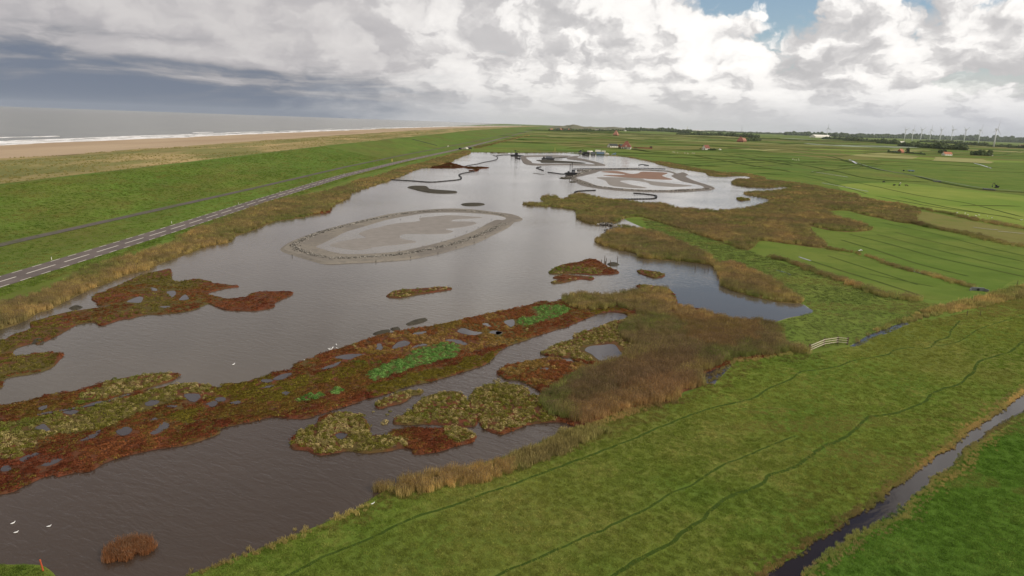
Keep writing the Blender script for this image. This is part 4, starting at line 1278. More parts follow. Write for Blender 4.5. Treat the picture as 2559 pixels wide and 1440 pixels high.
scatter('reed_clump', reeds, pts3(x, y, 0.0), np.random.RandomState(4).uniform(0.35, 0.55, len(x)), c, 79, 'isolated rust brown reed clump in the dark near water', 'reeds', tilt=0.35)


def margin(px, w, dens, label, seed, protos, sc, straw, z=0.06, mono=None):
    """plants along a line"""
    l = np.asarray(line(px, seed=seed, amp=0.3))
    seg = np.hypot(*np.diff(l, axis=0).T)
    t = np.r_[0, np.cumsum(seg)]
    rs_ = np.random.RandomState(seed)
    n = int(t[-1] * dens * w)
    u = rs_.uniform(0, t[-1], n)
    x = np.interp(u, t, l[:, 0]) + rs_.normal(0, w * 0.33, n)
    y = np.interp(u, t, l[:, 1]) + rs_.normal(0, w * 0.33, n)
    s = rs_.uniform(sc[0], sc[1], n) * (0.6 + 0.8 * fbm(u * 0.06, u * 0, seed))
    return scatter('reed_margin', protos, pts3(x, y, z), s, reed_tint(x, y, seed, straw), seed, label, 'reeds')


margin([(x - 8, y - 5) for x, y in left_bank], 0.6, 18, 'tawny sedge margin on the left bank of the near ditch', 501, sedge, (0.28, 0.48), 0.3)
lb2 = [(x - 20, y - 9) for x, y in left_bank]
margin(lb2, 1.1, 4, 'sparse tawny grass above the near ditch', 502, sedge, (0.3, 0.5), 0.1)
margin([(x + 10, y + 7) for x, y in right_bank], 0.6, 18, 'olive sedge margin on the right bank of the near ditch', 503, sedge, (0.28, 0.5), -0.2)
rb2 = [(x + 28, y + 14) for x, y in right_bank]
margin(rb2, 1.3, 5, 'brown rough grass between the near ditch and sown field', 504, sedge, (0.3, 0.5), 0.1)
lA = zp(*Zr, [(0, 650), (200, 700), (450, 800), (700, 880), (950, 970), (1200, 1050), (1500, 1090)])
lB = zp(*Zr, [(590, 570), (850, 610), (1000, 650), (1300, 760), (1600, 830), (1900, 920), (2050, 965)])
lC = zp(*Zr, [(1440, 315), (1600, 350), (1900, 410), (2200, 480), (2559, 555), (3000, 640)])
lD = zp(*Zr, [(1440, 160), (1600, 185), (1850, 235), (2100, 290), (2559, 370), (3000, 440)])
margin(lA, 2.4, 1.6, 'reedy drain lined with brown reeds in the green strip', 505, reeds, (0.6, 0.9), 0.1)
margin(lB, 1.8, 1.6, 'reedy drain with dark tips between two meadows', 506, reeds, (0.45, 0.75), 0.1)
margin(lC, 4.0, 0.9, 'dark reed belt bordering the dry meadow', 507, reeds, (0.6, 1.0), -0.3)
margin(lD, 3.5, 0.9, 'dark reed belt below the sunlit meadow', 508, reeds, (0.6, 1.0), -0.2)
margin([(1155, 377), (1280, 378.5), (1450, 377), (1522, 384), (1572, 389), (1640, 403)], 2.0, 0.8, 'dark bank vegetation along the far lake shore', 509, reeds, (0.5, 0.8), -0.3)
margin([(1190, 366), (1245, 352), (1290, 340), (1320, 332)], 8.0, 0.12, 'brown scrub below the road beyond the lake', 510, reeds, (0.8, 1.3), 0.1)
margin([(1925, 812), (1935, 850), (1975, 876), (2015, 880)], 2.2, 4, 'dark reed edge by the rail fence', 511, reeds, (0.5, 0.8), -0.3)
margin([(470, 1440), (640, 1380), (780, 1324), (850, 1294), (920, 1262)], 0.8, 7, 'low brown bank growth along the dark near water', 512, sedge, (0.3, 0.6), 0.0)
margin([(950, 1245), (1100, 1200), (1250, 1160), (1400, 1105), (1480, 1070)], 1.2, 6, 'olive bank growth between shore reeds and pasture', 513, sedge, (0.28, 0.5), -0.2)
margin([(1680, 1005), (1590, 1022), (1500, 1060), (1430, 1080)], 1.5, 7, 'olive rough grass at the foot of the russet reeds', 514, sedge, (0.4, 0.8), 0.0)
margin([(1760, 965), (1830, 905), (1920, 893), (1980, 884)], 1.2, 7, 'rough grass between pool and pasture', 515, sedge, (0.4, 0.7), 0.1)

# ---- salt marsh cover
zA = gp(zp(*Z4, [(0, 800), (300, 740), (500, 700), (800, 640), (1000, 600), (1300, 540), (1500, 470), (1900, 405), (2160, 440), (2170, 480), (1900, 620), (1700, 600), (1500, 660), (1250, 760), (1000, 850), (600, 930), (300, 1030), (150, 1180), (-900, 1300), (-900, 950)]))
zB = gp(zp(*Z4, [(880, 480), (1080, 370), (1440, 310), (1790, 290), (1730, 380), (1300, 510), (1000, 570), (800, 610)]))
zC = gp(zp(1240, 740, 4, [(430, 580), (620, 480), (780, 390), (1150, 260), (1320, 220), (1560, 300), (1480, 450), (1430, 600), (1290, 620), (1040, 670), (700, 640)]))
zD = gp(zp(1240, 740, 4, [(20, 760), (130, 680), (400, 635), (560, 615), (870, 690), (1000, 740), (700, 830), (550, 930), (400, 910), (230, 855)]))
zE = gp([(985, 1065), (985, 1045), (1040, 1005), (1115, 978), (1180, 985), (1215, 962), (1275, 960), (1330, 985), (1375, 1010), (1385, 1060), (1250, 1092)])
zF = gp(zp(*Z5, [(340, 1350), (360, 1240), (600, 1140), (950, 1020), (1120, 1110), (1120, 1420), (650, 1440)]))
zG = gp(zp(*Z5, [(1870, 1160), (2200, 1230), (2110, 1330), (1960, 1340), (1880, 1250)]))
zH = gp(zp(*Z5, [(1120, 1290), (1560, 1260), (1580, 1370), (1300, 1395), (1100, 1412)]))
zI = gp(zp(*Z5, [(1000, 310), (1550, 170), (2300, 20), (2700, -60), (2700, 300), (2100, 430), (1700, 400), (1200, 520), (980, 500)]))
zJ = gp(zp(*Z1, [(1080, 660), (1400, 510), (1710, 445), (1720, 560), (2090, 570), (2100, 610), (1900, 640), (1600, 620), (1400, 600)]))
zK = gp(zp(*Z1, [(-900, 1400), (0, 1160), (300, 1050), (640, 1025), (1000, 950), (1300, 850), (1450, 700), (1650, 630), (1760, 760), (1600, 910), (1290, 960), (1020, 1020), (600, 1110), (340, 1210), (150, 1260), (-900, 1800)]))
zL = gp(zp(*Z1, [(-900, 1500), (100, 1330), (600, 1290), (600, 1380), (480, 1450), (60, 1540), (-900, 1900)]))
zM = gp(zp(*Z5, [(2100, 580), (1800, 690), (1500, 755), (1300, 830), (1100, 870), (1040, 780), (1200, 720), (1500, 640), (1900, 560), (2100, 480), (2600, 360), (2600, 440), (2300, 540)]))
zN = gp(zp(*Z5, [(60, 900), (200, 780), (420, 660), (700, 600), (1050, 500), (1120, 520), (1050, 620), (820, 680), (500, 740), (250, 860)]))
zO = gp([(1590, 712), (1620, 712), (1672, 724), (1695, 755), (1690, 775), (1600, 790), (1560, 760), (1540, 745), (1600, 728)])
zR = gp(zp(*Z5, [(1330, 1220), (1600, 1170), (1800, 1170), (1900, 1250), (1950, 1340), (1800, 1400), (1600, 1330), (1400, 1260)]))
g1 = gp(zp(*Z5, [(1090, 645), (1200, 570), (1350, 505), (1500, 475), (1550, 405), (1700, 365), (1850, 320), (1990, 325), (2045, 400), (2000, 465), (1800, 505), (1600, 565), (1300, 655), (1180, 705)]))
g2 = gp(zp(1240, 740, 4, [(205, 285), (260, 222), (400, 205), (390, 118), (500, 100), (700, 105), (745, 150), (640, 212), (560, 245), (430, 265), (400, 295), (280, 308)]))
g3 = gp(zp(*Z5, [(410, 895), (480, 838), (640, 818), (700, 840), (560, 885), (440, 915)]))
g4 = gp(zp(*Z5, [(745, 800), (800, 765), (890, 790), (855, 830), (770, 835)]))
g5 = gp(zp(1240, 740, 4, [(730, 800), (850, 765), (960, 745), (980, 775), (880, 850), (780, 850)]))
pondx = [q.mean(0) + (q - q.mean(0)) * 1.3 for q in ponds]
reed5 = ground_poly(B5, seed=405, amp=0.6)
pale_z = [zA, zB, zC, zD, zE, zF, zG, zH, zI, zJ, zK, zL, zO]
for nm, dens, lab in (('upper', thick(3.2, 110, 1.6), 'red and olive marsh growth on the left island'), ('main', thick(7.0, 85, 2.4), 'red, olive and cream marsh growth on the long band'),
                      ('low', 9.0, 'cream and olive marsh growth on the foreground island'), ('slip', 5.0, 'cream marsh growth on the narrow islet'), ('isl1', 2.2, 'mossy growth on the elongated islet'), ('isl2', 2.2, 'red and olive growth on the islet by the posts'),
                      ('isl3', 1.5, 'olive growth on the ragged islet'), ('isl4', 2.2, 'green growth on the small oval islet'), ('isl5', 1.0, 'dark growth on the tiny far islet'), ('spit', 0.5, 'dark red growth on the far spit'), ('spit2', 0.5, 'dark red growth on the hooked spit'), ('tip', 1.4, 'red growth on the shore point')):
    g = marsh[nm]
    x, y = fill(g, dens, len(g), holes=pondx + ([reed5] if nm == 'main' else []))
    n = len(x)
    rs_ = np.random.RandomState(n)
    n1, n2, n3 = fbm(x * 0.10, y * 0.10, 61), fbm(x * 0.30, y * 0.30, 62), fbm(x * 0.055, y * 0.055, 63)
    jx, jy = x + (n2 - 0.5) * 3, y + (n1 - 0.5) * 3
    pale = np.zeros(n, bool)
    for zpoly in pale_z:
        pale |= inside(jx, jy, zpoly)
    if nm in ('slip', 'isl4', 'isl1', 'isl5'):
        pale[:] = True
    if nm in ('isl2', 'isl3'):
        pale = n1 > 0.5
    oliv = inside(jx, jy, zM) | inside(jx, jy, zN) | (n3 > 0.71)
    redz = inside(jx, jy, zR)
    grn = np.zeros(n, bool)
    for q in (g1, g2, g3, g4, g5):
        grn |= inside(x + (n2 - 0.5), y + (n1 - 0.5), q)
    red = lerp3(S(114, 62, 42), S(140, 88, 54), np.clip((n2 - 0.3) * 2.5, 0, 1))
    red = mixc(red, S(116, 100, 44), np.clip((n1 - 0.57) * 5, 0, 0.6))
    red = mixc(red, S(122, 112, 50), (rs_.rand(n) < 0.10 + 0.35 * (n3 > 0.58)) * rs_.uniform(0.3, 0.9, n))
    cream = lerp3(S(120, 116, 50), S(190, 170, 118), np.clip((rs_.rand(n) - 0.4) * 1.5 + (n2 - 0.5), 0, 1))
    cream = mixc(cream, S(104, 118, 42), np.clip((n1 - 0.53) * 6, 0, 0.9))
    if nm == 'upper':
        cream = lerp3(S(104, 98, 40), S(138, 126, 66), rs_.rand(n) * 0.7 + (n2 - 0.35))
    warm = inside(x, y, zI) | inside(x, y, zD)
    cream[warm] = cream[warm] * 0.55 + np.asarray(S(172, 120, 72)) * 0.45
    cream[warm & (n2 > 0.5)] = red[warm & (n2 > 0.5)] * 0.8 + np.asarray(S(160, 110, 60)) * 0.2
    ol = lerp3(S(112, 98, 36), S(126, 116, 48), n2)
    tint = red.copy()
    tint[oliv] = ol[oliv]
    tint[pale] = cream[pale]
    tint[redz] = red[redz]
    tint[grn] = lerp3(S(84, 128, 54), S(140, 172, 96), rs_.rand(n))[grn]
    tint *= rs_.uniform(0.75, 1.35, (n, 1)) * (0.5 if nm.startswith('spit') else 1.0)
    tall = (pale & ~redz) | (grn & (rs_.rand(n) < 0.8))
    sc = np.where(tall, rs_.uniform(0.35, 0.75, n), rs_.uniform(0.55, 1.0, n))
    far = np.clip(np.hypot(x, y) / 150, 1, 2.2)
    sc = sc * far
    if tall.any():
        scatter('marsh_shrubs', shrubs, pts3(x[tall], y[tall], 0.20), sc[tall], tint[tall], n + 1, 'bushy ' + lab, 'marsh plants')
    if (~tall).any():
        scatter('marsh_plants', mats, pts3(x[~tall], y[~tall], 0.20), sc[~tall], tint[~tall], n + 2, 'low ' + lab, 'marsh plants')

# single shrubs in the channels
rs_ = np.random.RandomState(8)
sp = [(1285, 1110, 0.9), (1300, 1100, 0.7), (1270, 1120, 0.6), (1170, 1000, 0.4), (1310, 1030, 0.5), (1340, 995, 0.5), (1390, 1060, 0.4), (1420, 1045, 0.5), (1520, 980, 0.5), (2380, 690, 0.5), (2430, 700, 0.4)]
pp = np.array([P(*zp(*Z5, [(a, b)])[0], 0.02)[:] for a, b, s in sp] + [P(*q, 0.02)[:] for q in ((1402, 1073), (1406, 1078), (1240, 955), (1246, 950))])
scatter('marsh_shrubs', shrubs, pp, np.r_[[s for a, b, s in sp], [0.8, 0.6, 0.5, 0.6]], lerp3(S(130, 124, 60), S(190, 172, 120), rs_.rand(len(pp))), 9, 'scattered single shrubs standing in the marsh channels', 'marsh plants')

# ---- grass
kd = KDTree(len(track_pts))
for i, p in enumerate(track_pts):
    kd.insert((p[0], p[1], 0), i)
kd.balance()


def grass(poly, dens, seed, name, label, c1, c2, c3, sc, holes=(), z=0.05, track=True, patches=()):
    x, y = fill(poly, dens, seed, holes)
    ok = np.hypot(x, y) < 420
    x, y = x[ok], y[ok]
    # only what the drone can see
    vis = np.abs(x) < y * 0.80 + 12
    x, y = x[vis], y[vis]
    rs_ = np.random.RandomState(seed)
    if track:
        dd = np.array([kd.find((a, b, 0))[2] for a, b in zip(x, y)])
        keep = dd > 0.14 + rs_.rand(len(x)) * 0.3
        x, y = x[keep], y[keep]
    n1, n2 = fbm(x * 0.05, y * 0.05, seed), fbm(x * 0.22, y * 0.22, seed + 5)
    t = lerp3(c1, c2, np.clip((n1 - 0.35) * 3.2, 0, 1))
    t = mixc(t, c3, np.clip((n2 - 0.5) * 2.5 + (rs_.rand(len(x)) - 0.72) * 1.1, 0, 0.8))
    t *= rs_.uniform(1.0, 2.1, (len(x), 1))
    w1, w2 = (fbm(x * 0.25, y * 0.25, 5) - 0.5) * 5, (fbm(x * 0.25, y * 0.25, 6) - 0.5) * 5
    for zone, c, amt in patches:
        m = inside(x + w1, y + w2, gp(zone)) & (rs_.rand(len(x)) < 0.85)
        t[m] = t[m] * (1 - amt) + np.asarray(c)[None] * amt * rs_.uniform(0.8, 1.8, (int(m.sum()), 1))
    dry = fbm(x * 0.03, y * 0.09, 88) > 0.60
    t[dry] = t[dry] * 0.6 + np.asarray(S(140, 124, 76)) * 0.55
    far = np.clip(np.hypot(x, y) / 110, 1, 2.5)
    return scatter(name, tufts, pts3(x, y, z), rs_.uniform(sc[0], sc[1], len(x)) * far, t, seed, label, 'grass', tilt=0.2)


grass(near_poly, thick(12.0, 75, 1.2, 1.5), 601, 'pasture_grass', 'rough tussocky grass of the foreground pasture', S(96, 112, 44), S(114, 118, 54), S(152, 146, 84), (0.6, 1.0), holes=[pond3_poly, ditch_poly],
      patches=[([(900, 1262), (1000, 1205), (1250, 1140), (1430, 1065), (1600, 1010), (1750, 965), (1840, 900), (1900, 905), (1800, 985), (1650, 1045), (1400, 1130), (1200, 1190), (1000, 1260), (880, 1310), (600, 1400), (560, 1400), (850, 1290)], S(116, 104, 58), 0.75),
               ([(1930, 880), (2000, 875), (2080, 880), (2060, 905), (1950, 905)], S(96, 84, 54), 0.6),
               ([(2300, 800), (2559, 745), (2900, 700), (2900, 740), (2559, 775), (2330, 825)], S(118, 108, 60), 0.5),
               ([(2559, 930), (2400, 1040), (2200, 1180), (2000, 1330), (1880, 1440), (1780, 1440), (2000, 1260), (2250, 1080), (2480, 930)], S(116, 110, 56), 0.45)])
grass(lush_poly, thick(9.0, 75, 1.5, 1.5), 602, 'sown_grass', 'lush bright grass of the sown field', S(74, 102, 36), S(86, 112, 42), S(114, 128, 60), (0.7, 1.1), track=False)
grass(corner_poly, 9.0, 603, 'bank_grass', 'grass on the small near shore corner', S(72, 92, 34), S(84, 96, 38), S(120, 110, 60), (0.8, 1.2), z=0.15, track=False)
strip_poly = gp([(1600, 545), (1700, 568), (1800, 602), (1925, 647), (2000, 674), (2280, 752), (2380, 768), (2320, 795), (2240, 812), (2130, 862), (2010, 878), (1935, 856), (1930, 815), (1969, 799), (2034, 780), (2004, 756), (1950, 712), (1900, 690), (1800, 655), (1720, 618), (1630, 578)])
grass(strip_poly, thick(2.6, 150, 0.5, 1.4), 604, 'bank_grass', 'grass of the green strip between the reed beds', S(92, 102, 56), S(102, 110, 62), S(124, 122, 76), (0.6, 1.0), z=0.05, track=False)
rq = np.random.RandomState(15)
yq = 105 + 480 * rq.rand(34000) ** 1.5
uq = rq.rand(34000)
xq = np.where(uq < 0.8, pathX(yq) - 2.6 + (crestX(yq) + 1 - pathX(yq) + 2.6) * rq.rand(34000), np.where(uq < 0.93, pathX(yq) + 2.2 + (roadX(yq) - 4 - pathX(yq) - 2.2) * rq.rand(34000), roadX(yq) + 3.6 + 3.5 * rq.rand(34000)))
tq = np.clip((pathX(yq) - 2.5 - xq) / (pathX(yq) - 2.5 - crestX(yq) - 1), 0, 1)
zq = np.where(uq < 0.8, 0.93 + tq ** 1.05 * 8.0, np.where(uq < 0.93, 0.43 + 0.40 * np.clip((roadX(yq) - 5 - xq) / (roadX(yq) - 5 - pathX(yq) - 2.5), 0, 1), 0.44 - 0.085 * np.maximum(xq - roadX(yq) - 5, 0)))
cq = lerp3(S(84, 106, 40), S(108, 122, 54), fbm(xq * 0.08, yq * 0.04, 91))
cq = mixc(cq, S(128, 118, 66), np.clip((fbm(xq * 0.3, yq * 0.08, 92) - 0.52) * 4, 0, 0.7)) * rq.uniform(0.9, 1.7, (34000, 1))
scatter('dike_grass', tufts, pts3(xq, yq, zq), rq.uniform(0.9, 1.7, 34000), cq, 16, 'short grazed turf on the dike slope and road verges', 'grass')
M_dgr = [S(150, 138, 86), S(112, 110, 60)]
x = np.random.RandomState(5).uniform(-295, -162, 9000)
y = 200 + 1400 * np.random.RandomState(6).rand(9000) ** 1.6
n1 = fbm(x * 0.05, y * 0.02, 5)
ok = fbm(x * 0.03, y * 0.012, 71) > 0.47
x, y = x[ok], y[ok]
tt = np.clip((crestX(y) - 2 - x) / (crestX(y) - 2 - duneX(y)), 0, 1)
zd = 8.3 * (1 - tt) + 3 * tt + 0.9 * np.sin(tt * np.pi) + np.minimum(1, tt * 8) * np.minimum(1, (1 - tt) * 10 + 0.2) * (2.6 * (fbm(x * 0.05, y * 0.02, 5) - 0.5) + 1.6 * (fbm(x * 0.16, y * 0.06, 8) - 0.5))
scatter('marram_grass', sedge, pts3(x, y, zd - 0.1), np.random.RandomState(7).uniform(0.7, 1.4, len(x)), 1.4 * lerp3(M_dgr[0], M_dgr[1], np.random.RandomState(8).rand(len(x))), 72, 'tawny marram grass tufts on the dunes', 'grass')

# ------------------------------------------------------------------ built things
C_brick = mat_plain('red_brick', S(150, 96, 74), 0.9, 0.18, 1.2)
C_tile = mat_plain('red_tiles', S(132, 82, 66), 0.8, 0.2, 0.9)
C_tile2 = mat_plain('orange_tiles', S(176, 112, 82), 0.8, 0.15, 0.9)
C_thatch = mat_plain('pale_red_tiles', S(172, 122, 100), 0.9, 0.15, 0.8)
C_dark = mat_plain('dark_slate', S(62, 66, 62), 0.8, 0.15, 1.0)
C_white = mat_plain('white_plaster', S(232, 226, 212), 0.8, 0.06, 1.0)
C_grey = mat_plain('grey_metal', S(120, 122, 126), 0.5, 0.12, 2.0, 0.3)
C_black = mat_plain('black_steel', S(40, 40, 42), 0.6, 0.2, 2.0)
C_glass = mat_plain('window_glass', S(40, 46, 54), 0.15, 0.1, 3.0)
C_yel = mat_plain('yellow_paint', S(206, 184, 104), 0.6, 0.1, 2.0)
C_blue = mat_plain('blue_grey_paint', S(116, 136, 156), 0.5, 0.1, 2.0)
C_orange = mat_plain('orange_rust', S(188, 84, 50), 0.7, 0.12, 4.0)
C_wood = mat_plain('weathered_wood', S(96, 82, 66), 0.9, 0.2, 6.0)
C_rail = mat_plain('pale_rail_paint', S(196, 184, 156), 0.8, 0.08, 5.0)
C_turb = mat_plain('turbine_white', S(222, 224, 226), 0.5, 0.03, 0.2)
C_blade = mat_plain('turbine_blade_grey', S(186, 188, 194), 0.5, 0.03, 0.2)
C_stone = mat_noise('shell_stone', [S(96, 90, 82), S(150, 142, 130), S(206, 198, 184)], 1.3, 0.9, 0.4, 6)
C_hedge = mat_noise('hedge_leaf', [S(52, 62, 34), S(76, 84, 46)], 0.4, 0.95, 0.8, 1.5)


def windows(root, face, n, w, h, z, y, x0, x1, frame=C_white):
    """a row of windows on a wall facing -y (face=-1) or +y"""
    for i in range(n):
        x = x0 + (x1 - x0) * (i + 0.5) / n
        f = MB().box((x, y + face * 0.05, z), (w + 0.2, 0.1, h + 0.2)).build('window', frame, root)
        MB().box((x, y + face * 0.11, z), (w, 0.04, h)).build('pane', C_glass, f)


def gable_house(name, label, cat, loc, rz, W, D, wall, ridge, roofm, wallm, nwin=3, chim=True, group=None, door=True):
    t = thing(name, label, cat, loc, rz, group)
    MB().prism([(-W / 2, 0), (W / 2, 0), (W / 2, wall), (0, ridge - 0.12), (-W / 2, wall)], -D / 2, D / 2).build('wall', wallm, t)
    r = MB()
    e = 0.35
    sl = (ridge - wall) / (W / 2)
    for s in (-1, 1):
        a, b = (s * (W / 2 + e), wall - e * sl), (0, ridge)
        r.prism([a, b, (b[0], b[1] + 0.2), (a[0], a[1] + 0.2)], -D / 2 - e, D / 2 + e)
    ro = r.build('roof', roofm, t)
    if chim:
        MB().box((0.0, D * 0.22, ridge + 0.4), (0.8, 0.6, 1.3)).build('chimney', C_brick, ro)
    windows(t, -1, nwin, 1.0, 1.2, wall * 0.55, -D / 2, -W / 2, W / 2)
    for s in (-1, 1):
        for i in range(max(2, int(D / 4))):
            yy = -D / 2 + D * (i + 0.5) / max(2, int(D / 4))
            f = MB().box((s * (W / 2 + 0.05), yy, wall * 0.55), (0.1, 1.1, 1.3)).build('window', C_white, t)
            MB().box((s * (W / 2 + 0.11), yy, wall * 0.55), (0.04, 0.9, 1.1)).build('pane', C_glass, f)
    if door:
        MB().box((W * 0.32, -D / 2 - 0.06, 1.05), (1.0, 0.1, 2.1)).build('door', C_dark, t)
    return t


def pyramid_house(name, label, loc, rz, W, wall, top, roofm, wallm, shed=None, group=None):
    """Dutch farmhouse under one big pyramid roof"""
    t = thing(name, label, 'farmhouse', loc, rz, group)
    MB().box((0, 0, wall / 2), (W, W, wall)).build('wall', wallm, t)
    e = W / 2 + 0.5
    k = 0.10 * W
    v = [(-e, -e, wall - 0.3), (e, -e, wall - 0.3), (e, e, wall - 0.3), (-e, e, wall - 0.3), (-k, 0, top), (k, 0, top)]
    r = mesh_obj('roof', v, [(0, 1, 5, 4), (1, 2, 5), (2, 3, 4, 5), (3, 0, 4), (0, 3, 2, 1)], roofm, t)
    MB().box((k * 1.2, 0.3, top + 0.2), (0.9, 0.9, 1.8)).build('chimney', C_brick, r)
    MB().prism([(-2.0, wall - 0.5), (2.0, wall - 0.5), (0, wall + 2.2)], -e * 0.92, -e * 0.45).build('dormer', wallm, t)
    windows(t, -1, 4, 1.5, 1.7, wall * 0.5, -W / 2, -W / 2 + 0.5, W / 2 - 0.5)
    MB().box((0, -W / 2 - 0.06, 1.1), (1.1, 0.1, 2.2)).build('door', C_dark, t)
    for s in (-1, 1):
        for i in range(3):
            f = MB().box((s * (W / 2 + 0.05), (i - 1) * W * 0.3, wall * 0.5), (0.1, 1.4, 1.6)).build('window', C_white, t)
            MB().box((s * (W / 2 + 0.11), (i - 1) * W * 0.3, wall * 0.5), (0.04, 1.2, 1.4)).build('pane', C_glass, f)
    return t


farm = P(1560, 368)
pyramid_house('farmhouse', 'large red pyramid roofed farmhouse with white front behind the yard', P(1565, 367.5), -0.25, 14.0, 3.6, 12.0, C_tile, C_white)
t = gable_house('barn', 'low dark roofed barn with white gable left of the farmhouse', 'barn', P(1531, 363.5), -1.15, 9.0, 15.0, 2.8, 6.0, C_dark, C_white, 2, False)
gable_house('barn', 'dark lean barn attached behind the white fronted farmhouse', 'barn', P(1552, 364), -0.9, 7.0, 9.0, 2.8, 5.5, C_dark, C_brick, 2, False)
t = thing('garden_wall', 'long low reddish brick wall right of the farmhouse', 'wall', P(1606, 366.5), -0.16)
MB().box((0, 0, 1.1), (30, 0.5, 2.2)).build('wall', C_brick, t)
for i in range(8):
    MB().box((-14.5 + i * 4.1, -0.1, 1.25), (0.9, 0.7, 2.5)).build('pier', C_brick, t)
MB().box((13.0, 2.5, 2.0), (4.0, 4.0, 4.0)).build('end_shed', C_dark, t)
pyramid_house('farmhouse', 'pale red pyramid roofed farmhouse far behind the yard', P(1539, 332), -0.5, 17.0, 4.0, 19.0, C_thatch, C_brick)
gable_house('house', 'small deep red roofed house alone in the meadow', 'house', P(1764, 370.5), -1.0, 8.0, 11.0, 3.0, 7.8, C_tile, C_white, 2)
pyramid_house('farmhouse', 'brown pyramid roofed farmhouse beside a dark copse', P(1850, 352), -0.4, 19.0, 4.0, 16.0, C_tile, C_brick)
gable_house('barn', 'reddish barn adjoining the brown pyramid farmhouse', 'barn', P(1857, 351.5), -0.9, 12.0, 18.0, 4.5, 12.0, C_thatch, C_brick, 2, False)
gable_house('house', 'orange roofed farmhouse left of a tall dark tree', 'house', P(2250, 384), -0.9, 9, 13, 3.2, 8.0, C_tile2, C_brick, 2)
gable_house('shed', 'low grey shed at the farm with the tall dark tree', 'shed', P(2236, 384), -1.2, 6, 12, 2.4, 4.0, C_dark, C_grey, 2, False)
gable_house('house', 'white house with bright orange roof in the right fields', 'house', P(2366, 392), -1.35, 8, 17, 3.4, 7.0, C_tile2, C_white, 2)
gable_house('house', 'white house with red roof at the far right edge', 'house', P(2552, 373), -1.2, 12, 24, 6, 12, C_tile, C_white, 2)
gable_house('shed', 'small white shed right of the bushy farm', 'shed', P(2477, 393.5), -1.2, 3.5, 6, 2.0, 3.2, C_grey, C_white, 1, False)
gable_house('shed', 'long white greenhouse shed below the lone wind turbine', 'shed', P(2050, 343.5), -1.1, 60, 190, 10, 24, C_white, C_white, 2, False)
gable_house('shed', 'small pale shed within the far tree belt', 'shed', P(2250, 361), -1.2, 22, 45, 6, 10, C_white, C_white, 2, False)
t = thing('hay_bale', 'white wrapped bale heap right of the red roofed house', 'bale', P(1799, 372))
MB().ball((0, 0, 1.0), (2.4, 1.6, 1.2), 10, 6).build('wrap', C_white, t)
ORD = ['leftmost', 'second from left', 'third from left', 'fourth from left', 'fifth from left', 'sixth from left', 'rightmost']
rs_ = random.Random(3)
for i, (x, y, m) in enumerate([(1378, 319.5, C_grey), (1388, 319, C_brick), (1394, 317.5, C_grey), (1401, 318, C_thatch), (1408, 317.5, C_brick), (1415, 319, C_grey), (1423, 319.5, C_brick)]):
    gable_house('house', '%s small house of the far hamlet at the dune foot' % ORD[i], 'house', P(x, y), rs_.uniform(-1.5, 0), 11, 15, 5, 11, C_dark if i % 3 else C_thatch, m, 2, False, 'houses of the far hamlet')
for i, (x, y) in enumerate([(1462, 317.5), (1490, 318), (1498, 318.5), (1511, 319), (1519, 318.5), (1527, 319.5), (1562, 320)]):
    gable_house('house', '%s tiny pale house of the far village under the dunes' % ORD[i], 'house', P(x, y), rs_.uniform(-1.5, 0), 12, 18, 6, 12, C_dark, C_white, 2, False, 'houses of the far village')
for i, (x, y) in enumerate([(1748, 322.5), (1776, 323), (1826, 326), (1970, 334), (1978, 334.5), (1712, 320.5)]):
    gable_house('shed', 'far pale greenhouse roof near the horizon', 'shed', P(x, y), -1.3, 60, 220, 10, 22, C_white, C_white, 2, False, 'far greenhouses')


# ---- wind turbines
def turbine(label, px, hub_y, rot, group='wind turbines on the right horizon', yaw=0.5):
    base = P(*px)
    d = base.length
    H = (px[1] - hub_y) * d / FPX * 1.01
    t = thing('wind_turbine', label, 'wind turbine', base, yaw, group)
    k = H / 80
    MB().tube([(0, 0, 0), (0, 0, H * 0.5), (0, 0, H)], [3.4 * k, 2.8 * k, 1.9 * k], 12).build('tower', C_turb, t, True)
    MB().box((0, 1.5 * k, H + 1.2 * k), (4.4 * k, 10 * k, 4.4 * k)).build('nacelle', C_turb, t)
    hb = MB().ball((0, -5.0 * k, H + 1.2 * k), (2.0 * k, 3.2 * k, 2.0 * k), 10, 6).build('hub', C_turb, t)
    L = H * 0.50
    for i in range(3):
        a = rot + i * 2.0944
        u = Vector((math.sin(a), 0, math.cos(a)))
        c = Vector((0, -5.2 * k, H + 1.2 * k))
        w = Vector((u.z, 0, -u.x))
        v, f = [], []
        for s, ch, th in ((0.02, 1.6, 0.9), (0.14, 2.6, 0.7), (0.5, 1.9, 0.5), (0.85, 1.2, 0.3), (1.0, 0.5, 0.15)):
            p = c + u * L * s
            for e in ((-0.35, 0), (0.1, 1), (0.65, 0), (0.1, -1)):
                v.append(p + w * ch * k * e[0] * 2.0 + Vector((0, th * k * e[1] * 0.8, 0)))
        for j in range(4):
            for m in range(4):
                f.append((j * 4 + m, j * 4 + (m + 1) % 4, j * 4 + 4 + (m + 1) % 4, j * 4 + 4 + m))
        f += [(0, 1, 2, 3), (19, 18, 17, 16)]
        mesh_obj('blade', v, f, C_blade, t)
    return t


